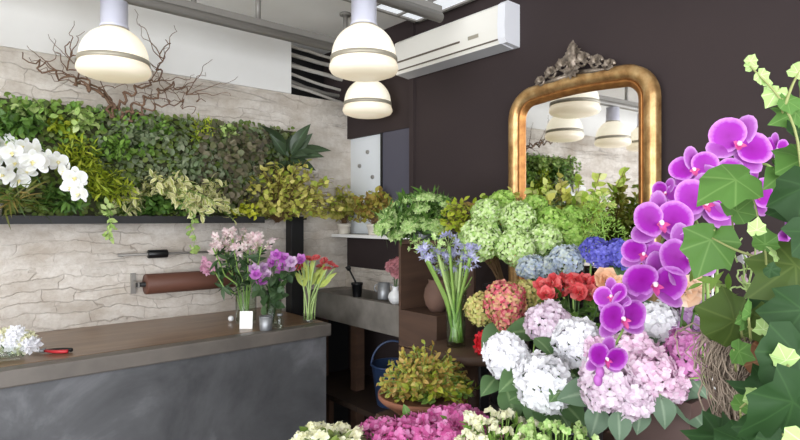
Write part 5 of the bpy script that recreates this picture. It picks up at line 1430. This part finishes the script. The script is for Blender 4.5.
# --- peach roses behind the orchids
for i, (px, py, s_, mt) in enumerate(((606, 277, 22, 'orange'), (620, 283, 20, 'peach'), (685, 288, 28, 'peach'), (700, 282, 24, 'peach'), (610, 290, 18, 'orange'))):
    d = 1.36 if i in (0, 1, 4) else 1.22
    c = P(px, py, d); a0 = BG + np.append(RNG.normal(0, .02, 2), .02)
    f = thing('rose', ['apricot rose left of the lowest orchid blooms', 'peach rose half behind the left orchid blooms', 'peach rose in front, right of the orchid bloom', 'pale peach rose beside the orchid stems', 'apricot rose lowest of the three at the coral row'][i], 'flower', a0, 'peach roses behind the orchids')
    m = MB(); m.many(ROSE, [c - UP * .008], [rand_dir(1)[0]], [UP * .5 + TOCAM * .9 + RNG.normal(0, .2, 3)], s_ * d / FPX * .48); m.build('bloom', F[mt], f)
    k = np.array([a0, BG + UP * hG + (c - BG) * [.3, .3, 0], c - UP * .012]); tt = np.linspace(0, 2, 9); pts = np.stack([np.interp(tt, range(3), k[:, j]) for j in range(3)], 1)
    m = MB(); m.tube(pts, .0026, 5); m.build('stem', M['darkstem'], f)
    n = 7; q = pts[RNG.integers(5, 8, n)]; m = MB(); m.many(T_OVAL, q, rand_dir(n), UP + TOCAM * .6 + RNG.normal(0, .4, (n, 3)), RNG.uniform(.03, .05, n)); m.build('foliage', L['deep'], f)

# --- purple orchid
z = riser(1.06, .335, .10, .10, .27, 'wooden riser box under the purple orchid pot')
b = np.array([1.06, .335, z])
t = thing('purple_orchid', 'purple moth orchid with two arching sprays in front of the mirror', 'orchid', b)
m = MB(); pot_mesh(m, b, .06, .12); m.build('pot', M['cream_pot'], t)
m = MB(); m.lathe([(0, .10), (.054, .102), (.054, .094), (0, .094)], b, 20); m.build('soil', M['bark'], t)
for i, (px, py, d) in enumerate(((700, 440, .85), (770, 420, .82), (730, 470, .8), (760, 440, 1.05))):
    p1 = P(px, py, d); p0 = b + UP * .10; leaf_part(t, T_BROAD, L['hydleaf'], p0, p1 - p0, UP + TOCAM * .3, np.linalg.norm(p1 - p0))
def spike(cp, r, n=34):
    cp = np.array(cp); tt = np.linspace(0, len(cp) - 1.001, n); pts = np.stack([np.interp(tt, range(len(cp)), cp[:, i]) for i in range(3)], 1)
    for _ in range(3): pts[1:-1] = (pts[:-2] + 2 * pts[1:-1] + pts[2:]) / 4
    m = MB(); m.tube(pts, np.linspace(r, r * .45, n), 7); m.build('flower_spike', M['stem'], t); return pts
top = b + UP * .1
s1 = spike([top, P(718, 330, .98), P(716, 260, .99), P(722, 205, 1.0), P(742, 172, .99), P(765, 160, .97), P(790, 185, .95), P(800, 225, .93)], .0036)
s2 = spike([top + RIGHT * .01, P(709, 330, .97), P(706, 262, .98), P(700, 225, .98), P(684, 205, .97), P(668, 225, .95), P(655, 262, .93), P(638, 300, .91), P(618, 340, .89), P(604, 366, .88)], .0036)
s3 = spike([s1[12], P(715, 180, .99), P(690, 178, .98), P(668, 185, .97), P(660, 200, .97)], .0026, 16)
for q, (px, py) in enumerate(((703, 330), (712, 325))):
    m = MB(); m.tube(np.array([top, P(px, 380, .985), P(px, py, .985), P(px + 1, 235, .99)]), .0022, 6); m.build('stake', M['whiteglaze'] if q else M['stem'], t)
OF = [(738, 145, 62, .97, -.25, .25, 25), (752, 192, 54, .96, .35, .0, 20), (694, 170, 46, .96, -.45, .15, -10), (704, 204, 64, .93, -.1, .2, 8), (660, 223, 62, .92, -.1, .1, 0),
      (687, 257, 66, .90, .15, .05, -14), (654, 284, 62, .89, -.1, .05, 6), (622, 318, 52, .88, .1, .0, -5), (606, 358, 42, .875, .1, -.1, 10), (666, 193, 30, .96, -.9, .2, 30),
      (644, 254, 44, .925, -.5, .1, 15), (612, 296, 36, .89, -.9, .2, -20), (792, 232, 40, .93, .5, .1, 10), (775, 150, 34, .98, .6, .2, 10), (722, 178, 46, .97, .1, .3, -30)]
for (px, py, s_, d, fr, fu, roll) in OF:
    u = UP * math.cos(math.radians(roll)) + RIGHT * math.sin(math.radians(roll))
    phal(t, P(px, py, d), TOCAM + RIGHT * fr + UP * fu, u, s_ * d / FPX * 1.04, F['orchid'], F['orchidsepal'], F['orchidlip'], F['orchidcol'])
for (px, py) in ((600, 372), (598, 380)):
    m = MB(); c = P(px, py, .875); m.lathe([(.007 * math.sin(a), -.010 * math.cos(a)) for a in np.linspace(0, PI, 9)], c, 12); m.build('bud', F['orchidtone'], t)

# --- ivy column at the right edge
ib = np.array([.835, .155, TZ + .0005])
t = potted('ivy_plant', 'large climbing ivy with lobed leaves along the right edge of the picture', 'ivy', ib, .085, .16, M['terracotta'])
m = MB(); m.tube(np.array([ib + UP * .12, ib + UP * .5 + RIGHT * .0, P(818, 60, .66)]), .012, 8); m.build('support_pole', M['moss'], t)
def vine(cp, r=.002, n=26):
    cp = np.array(cp); tt = np.linspace(0, len(cp) - 1.001, n); pts = np.stack([np.interp(tt, range(len(cp)), cp[:, i]) for i in range(3)], 1)
    for _ in range(2): pts[1:-1] = (pts[:-2] + 2 * pts[1:-1] + pts[2:]) / 4
    m = MB(); m.tube(pts, np.linspace(r, r * .5, n), 6); m.build('vine', M['pinkstem'], t); return pts
vine([ib + UP * .14, P(812, 400, .66), P(806, 250, .64), P(800, 140, .64), P(785, 105, .65), P(772, 88, .655), P(758, 74, .66), P(750, 66, .665)])
vine([ib + UP * .14, P(800, 420, .65), P(780, 330, .66), P(765, 260, .68), P(755, 200, .70), P(740, 180, .70)])
vine([ib + UP * .14, P(790, 430, .62), P(770, 390, .60), P(750, 400, .60), P(740, 408, .60)])
vine([P(785, 105, .65), P(792, 85, .65), P(800, 70, .65)], .002, 8)
vine([P(765, 260, .68), P(735, 250, .70), P(712, 238, .72)], .002, 10)
vine([P(780, 330, .66), P(760, 335, .68), P(735, 318, .70)], .002, 10)
# leaf: pixel of its heart, size in px, depth, screen angle of the tip, kind
IL = [(740, 178, 60, .70, 205, 'ivymid'), (778, 172, 50, .69, 320, 'ivymid'), (802, 128, 58, .66, 300, 'ivydark'), (808, 182, 64, .62, 250, 'ivydark'), (712, 236, 56, .73, 250, 'ivymid'), (735, 213, 32, .74, 40, 'ivymid'),
      (800, 262, 72, .64, 215, 'ivyolive'), (808, 228, 56, .60, 280, 'ivydark'), (806, 306, 66, .60, 240, 'ivydark'), (798, 348, 74, .58, 230, 'ivydark'),
      (738, 322, 60, .70, 160, 'ivyolive'), (776, 322, 46, .70, 200, 'ivyolive'), (775, 352, 56, .70, 250, 'ivybrown'), (762, 420, 60, .62, 300, 'ivydark'), (798, 398, 84, .55, 220, 'ivydark'), (722, 436, 50, .70, 180, 'ivydark'),
      (804, 440, 40, .52, 240, 'ivypale'), (760, 398, 24, .60, 180, 'ivypale'), (787, 362, 26, .57, 120, 'ivypale'), (782, 442, 66, .56, 260, 'ivydark'), (798, 112, 36, .66, 200, 'ivymid'), (757, 362, 42, .73, 290, 'ivyolive'),
      (752, 68, 13, .665, 110, 'ivypale'), (760, 74, 18, .66, 320, 'ivypale'), (750, 62, 12, .665, 60, 'ivypale'), (777, 91, 24, .655, 240, 'ivypale'), (785, 100, 26, .65, 330, 'ivymid'), (797, 74, 20, .65, 60, 'ivypale'), (803, 82, 22, .65, 340, 'ivymid'), (770, 84, 12, .66, 150, 'ivypale'), (745, 440, 46, .66, 200, 'ivydark'),
      (806, 158, 48, .68, 200, 'ivymid'), (804, 206, 48, .66, 190, 'ivydark'), (804, 280, 54, .68, 190, 'ivydark'), (806, 330, 46, .66, 170, 'ivymid'), (806, 372, 56, .64, 180, 'ivydark'), (778, 396, 54, .66, 170, 'ivydark'), (732, 410, 40, .74, 230, 'ivydark'), (768, 300, 30, .74, 200, 'ivydark'), (784, 330, 40, .64, 260, 'ivydark')]
IL += [(735 + 65 * RNG.random(), 205 + 235 * RNG.random(), 14 + 14 * RNG.random(), .60 + .06 * RNG.random(), 360 * RNG.random(), ('ivymid', 'ivymid', 'ivypale', 'ivydark')[k % 4]) for k in range(16)]
for i, (px, py, s_, d, ang, mt) in enumerate(IL):
    a = math.radians(ang); y = RIGHT * math.cos(a) + UP * math.sin(a) + TOCAM * RNG.uniform(-.1, .35)
    zf = TOCAM * .9 + UP * .45 + RIGHT * RNG.normal(-.15, .45) + UP * RNG.normal(0, .4)
    c = P(px, py, d); sz = s_ * d / FPX
    leaf_part(t, IVY[i % 7], L[mt], c - nrm(y) * sz * .15, y, zf, sz * 1.02)
    # leaf stalk back to the plant
    e = c - nrm(y) * sz * .12
    if s_ > 20:
        m = MB(); m.tube(curve_pts(e - UP * .03 - TOCAM * .02 + RIGHT * .015, e, 5), .0013, 4); m.build('leaf_stalk', M['pinkstem'], t)

# --- jasmine sprig with pale buds
jb = P(765, 330, .78)
jroot = np.array([1.0, .16, TZ + .0005])
t = potted('jasmine_plant', 'trailing jasmine with pink-white buds on curly stems beside the ivy', 'plant', jroot, .06, .12, M['brownplanter'])
JB = [(757, 268, 22, 'pinkwhite'), (743, 262, 12, 'white'), (765, 240, 12, 'white'), (728, 299, 12, 'white'), (736, 307, 12, 'pinkwhite'), (760, 289, 14, 'white'), (745, 280, 12, 'pinkwhite'), (774, 244, 9, 'white'), (789, 275, 13, 'white'), (782, 288, 14, 'white'), (793, 303, 14, 'white'), (752, 230, 9, 'white')]
jm = MB(); hub = P(747, 290, .78)
jm.tube(curve_pts(jroot + UP * .1, P(775, 380, .78), 8), .003, 6); jm.tube(curve_pts(P(775, 380, .78), hub, 10, 0, None, .004), .0024, 6)
for (px, py, s_, mt) in JB:
    e = P(px, py, .77 + .02 * RNG.normal()); jm.tube(curve_pts(hub, e, 10, .01, RIGHT * RNG.normal(0, .012), .001), .0013, 5)
    m = MB(); ax = nrm(e - hub); n = 5 if s_ > 15 else 3
    r_ = nrm(np.cross(ax, FWD)); u_ = np.cross(r_, ax); a = np.arange(n) / n * 2 * PI
    m.many(leafT(.75, 4, -.5, -.35, .55, .6), np.repeat([e - ax * .004], n, 0), ax * 1.3 + (np.cos(a)[:, None] * r_ + np.sin(a)[:, None] * u_) * (.5 if s_ > 15 else .25), np.cos(a)[:, None] * -r_ - np.sin(a)[:, None] * u_, s_ * .77 / FPX)
    m.build('bud', F[mt], t)
for cp in ([(742, 238), (733, 250), (737, 262), (748, 252)], [(735, 320), (750, 312), (765, 318), (778, 330)], [(755, 310), (762, 330), (752, 345), (745, 335)]):
    jm.tube(np.concatenate([curve_pts(P(*cp[i], .78), P(*cp[i + 1], .775), 5)[(1 if i else 0):] for i in range(3)]), .0012, 5)
jm.build('stem', M['palestem'], t)
m = MB(); n = 26; q = hub + RNG.normal(0, .03, (n, 3)); m.many(T_LANCE, q, rand_dir(n), TOCAM + UP * .5 + RNG.normal(0, .4, (n, 3)), RNG.uniform(.025, .05, n)); m.build('foliage', L['fern'], t)

# --- dried moss hanging from the ivy
mb_ = P(745, 332, .74)
t = thing('dried_moss', 'bundle of greyish brown dried moss hanging among the ivy leaves', 'moss', mb_)
m = MB()
for i in range(560):
    u = RNG.normal(0, .5); a = mb_ + RIGHT * u * .040 + FWD * RNG.normal(0, .012) + UP * RNG.normal(0, .008)
    e = P(737 + RNG.normal(0, 7) + u * 8, RNG.uniform(370, 446), .735 + RNG.normal(0, .01))
    pts = curve_pts(a, e, 12, 0, None, .0018); pts[:, :2] += (RIGHT[:2] * np.sin(np.linspace(0, PI, 12))[:, None] * u * .022)
    m.tube(pts, RNG.uniform(.0006, .0013), 4)
for i in range(90):
    a = mb_ + RIGHT * RNG.normal(0, .03); e = a + RIGHT * RNG.normal(0, .025) - UP * RNG.uniform(.01, .05)
    m.tube(curve_pts(a, e, 8, .015, RIGHT * RNG.normal(0, .012), .002), .0012, 4)
o = m.build('strand', M['moss'], t); o['kind'] = 'stuff'

# ================================================================== LIGHT, CAMERA
w = bpy.data.worlds.new('daylight'); SC.world = w; w.use_nodes = True
bg = w.node_tree.nodes['Background']; bg.inputs['Color'].default_value = (0.86, 0.92, 1.0, 1); bg.inputs['Strength'].default_value = 1.6
def area(name, loc, rot, sx, sy, power, col):
    l = bpy.data.lights.new(name, 'AREA'); l.shape = 'RECTANGLE'; l.size = sx; l.size_y = sy; l.energy = power; l.color = col
    o = bpy.data.objects.new(name, l); COL.objects.link(o); o.location = loc; o.rotation_euler = rot
    return o
area('street_window_daylight', (-.5, -2.64, 1.45), (math.radians(97), 0, 0), 4.6, 2.1, 100, (.95, .97, 1.0))
area('side_window_daylight', (-3.04, -.3, 1.45), (math.radians(97), 0, math.radians(-90)), 3.7, 2.1, 120, (.93, .96, 1.0))
cam = bpy.data.cameras.new('camera'); co = bpy.data.objects.new('camera', cam); COL.objects.link(co)
co.location = (0, 0, EYE); co.rotation_euler = (math.radians(90), 0, -math.atan2(SINA, COSA))
cam.sensor_width = 36; cam.lens = 36 * FPX / 800; cam.shift_y = -1 / 800; cam.clip_start = .05
SC.camera = co
vs = SC.view_settings
vs.view_transform = 'Standard'; vs.look = 'None'; vs.gamma = 1; vs.use_curve_mapping = False; vs.exposure = 0.38
SC.cycles.use_denoising = True
SC.cycles.max_bounces = 8; SC.cycles.transparent_max_bounces = 12
SC.cycles.caustics_reflective = False; SC.cycles.caustics_refractive = False
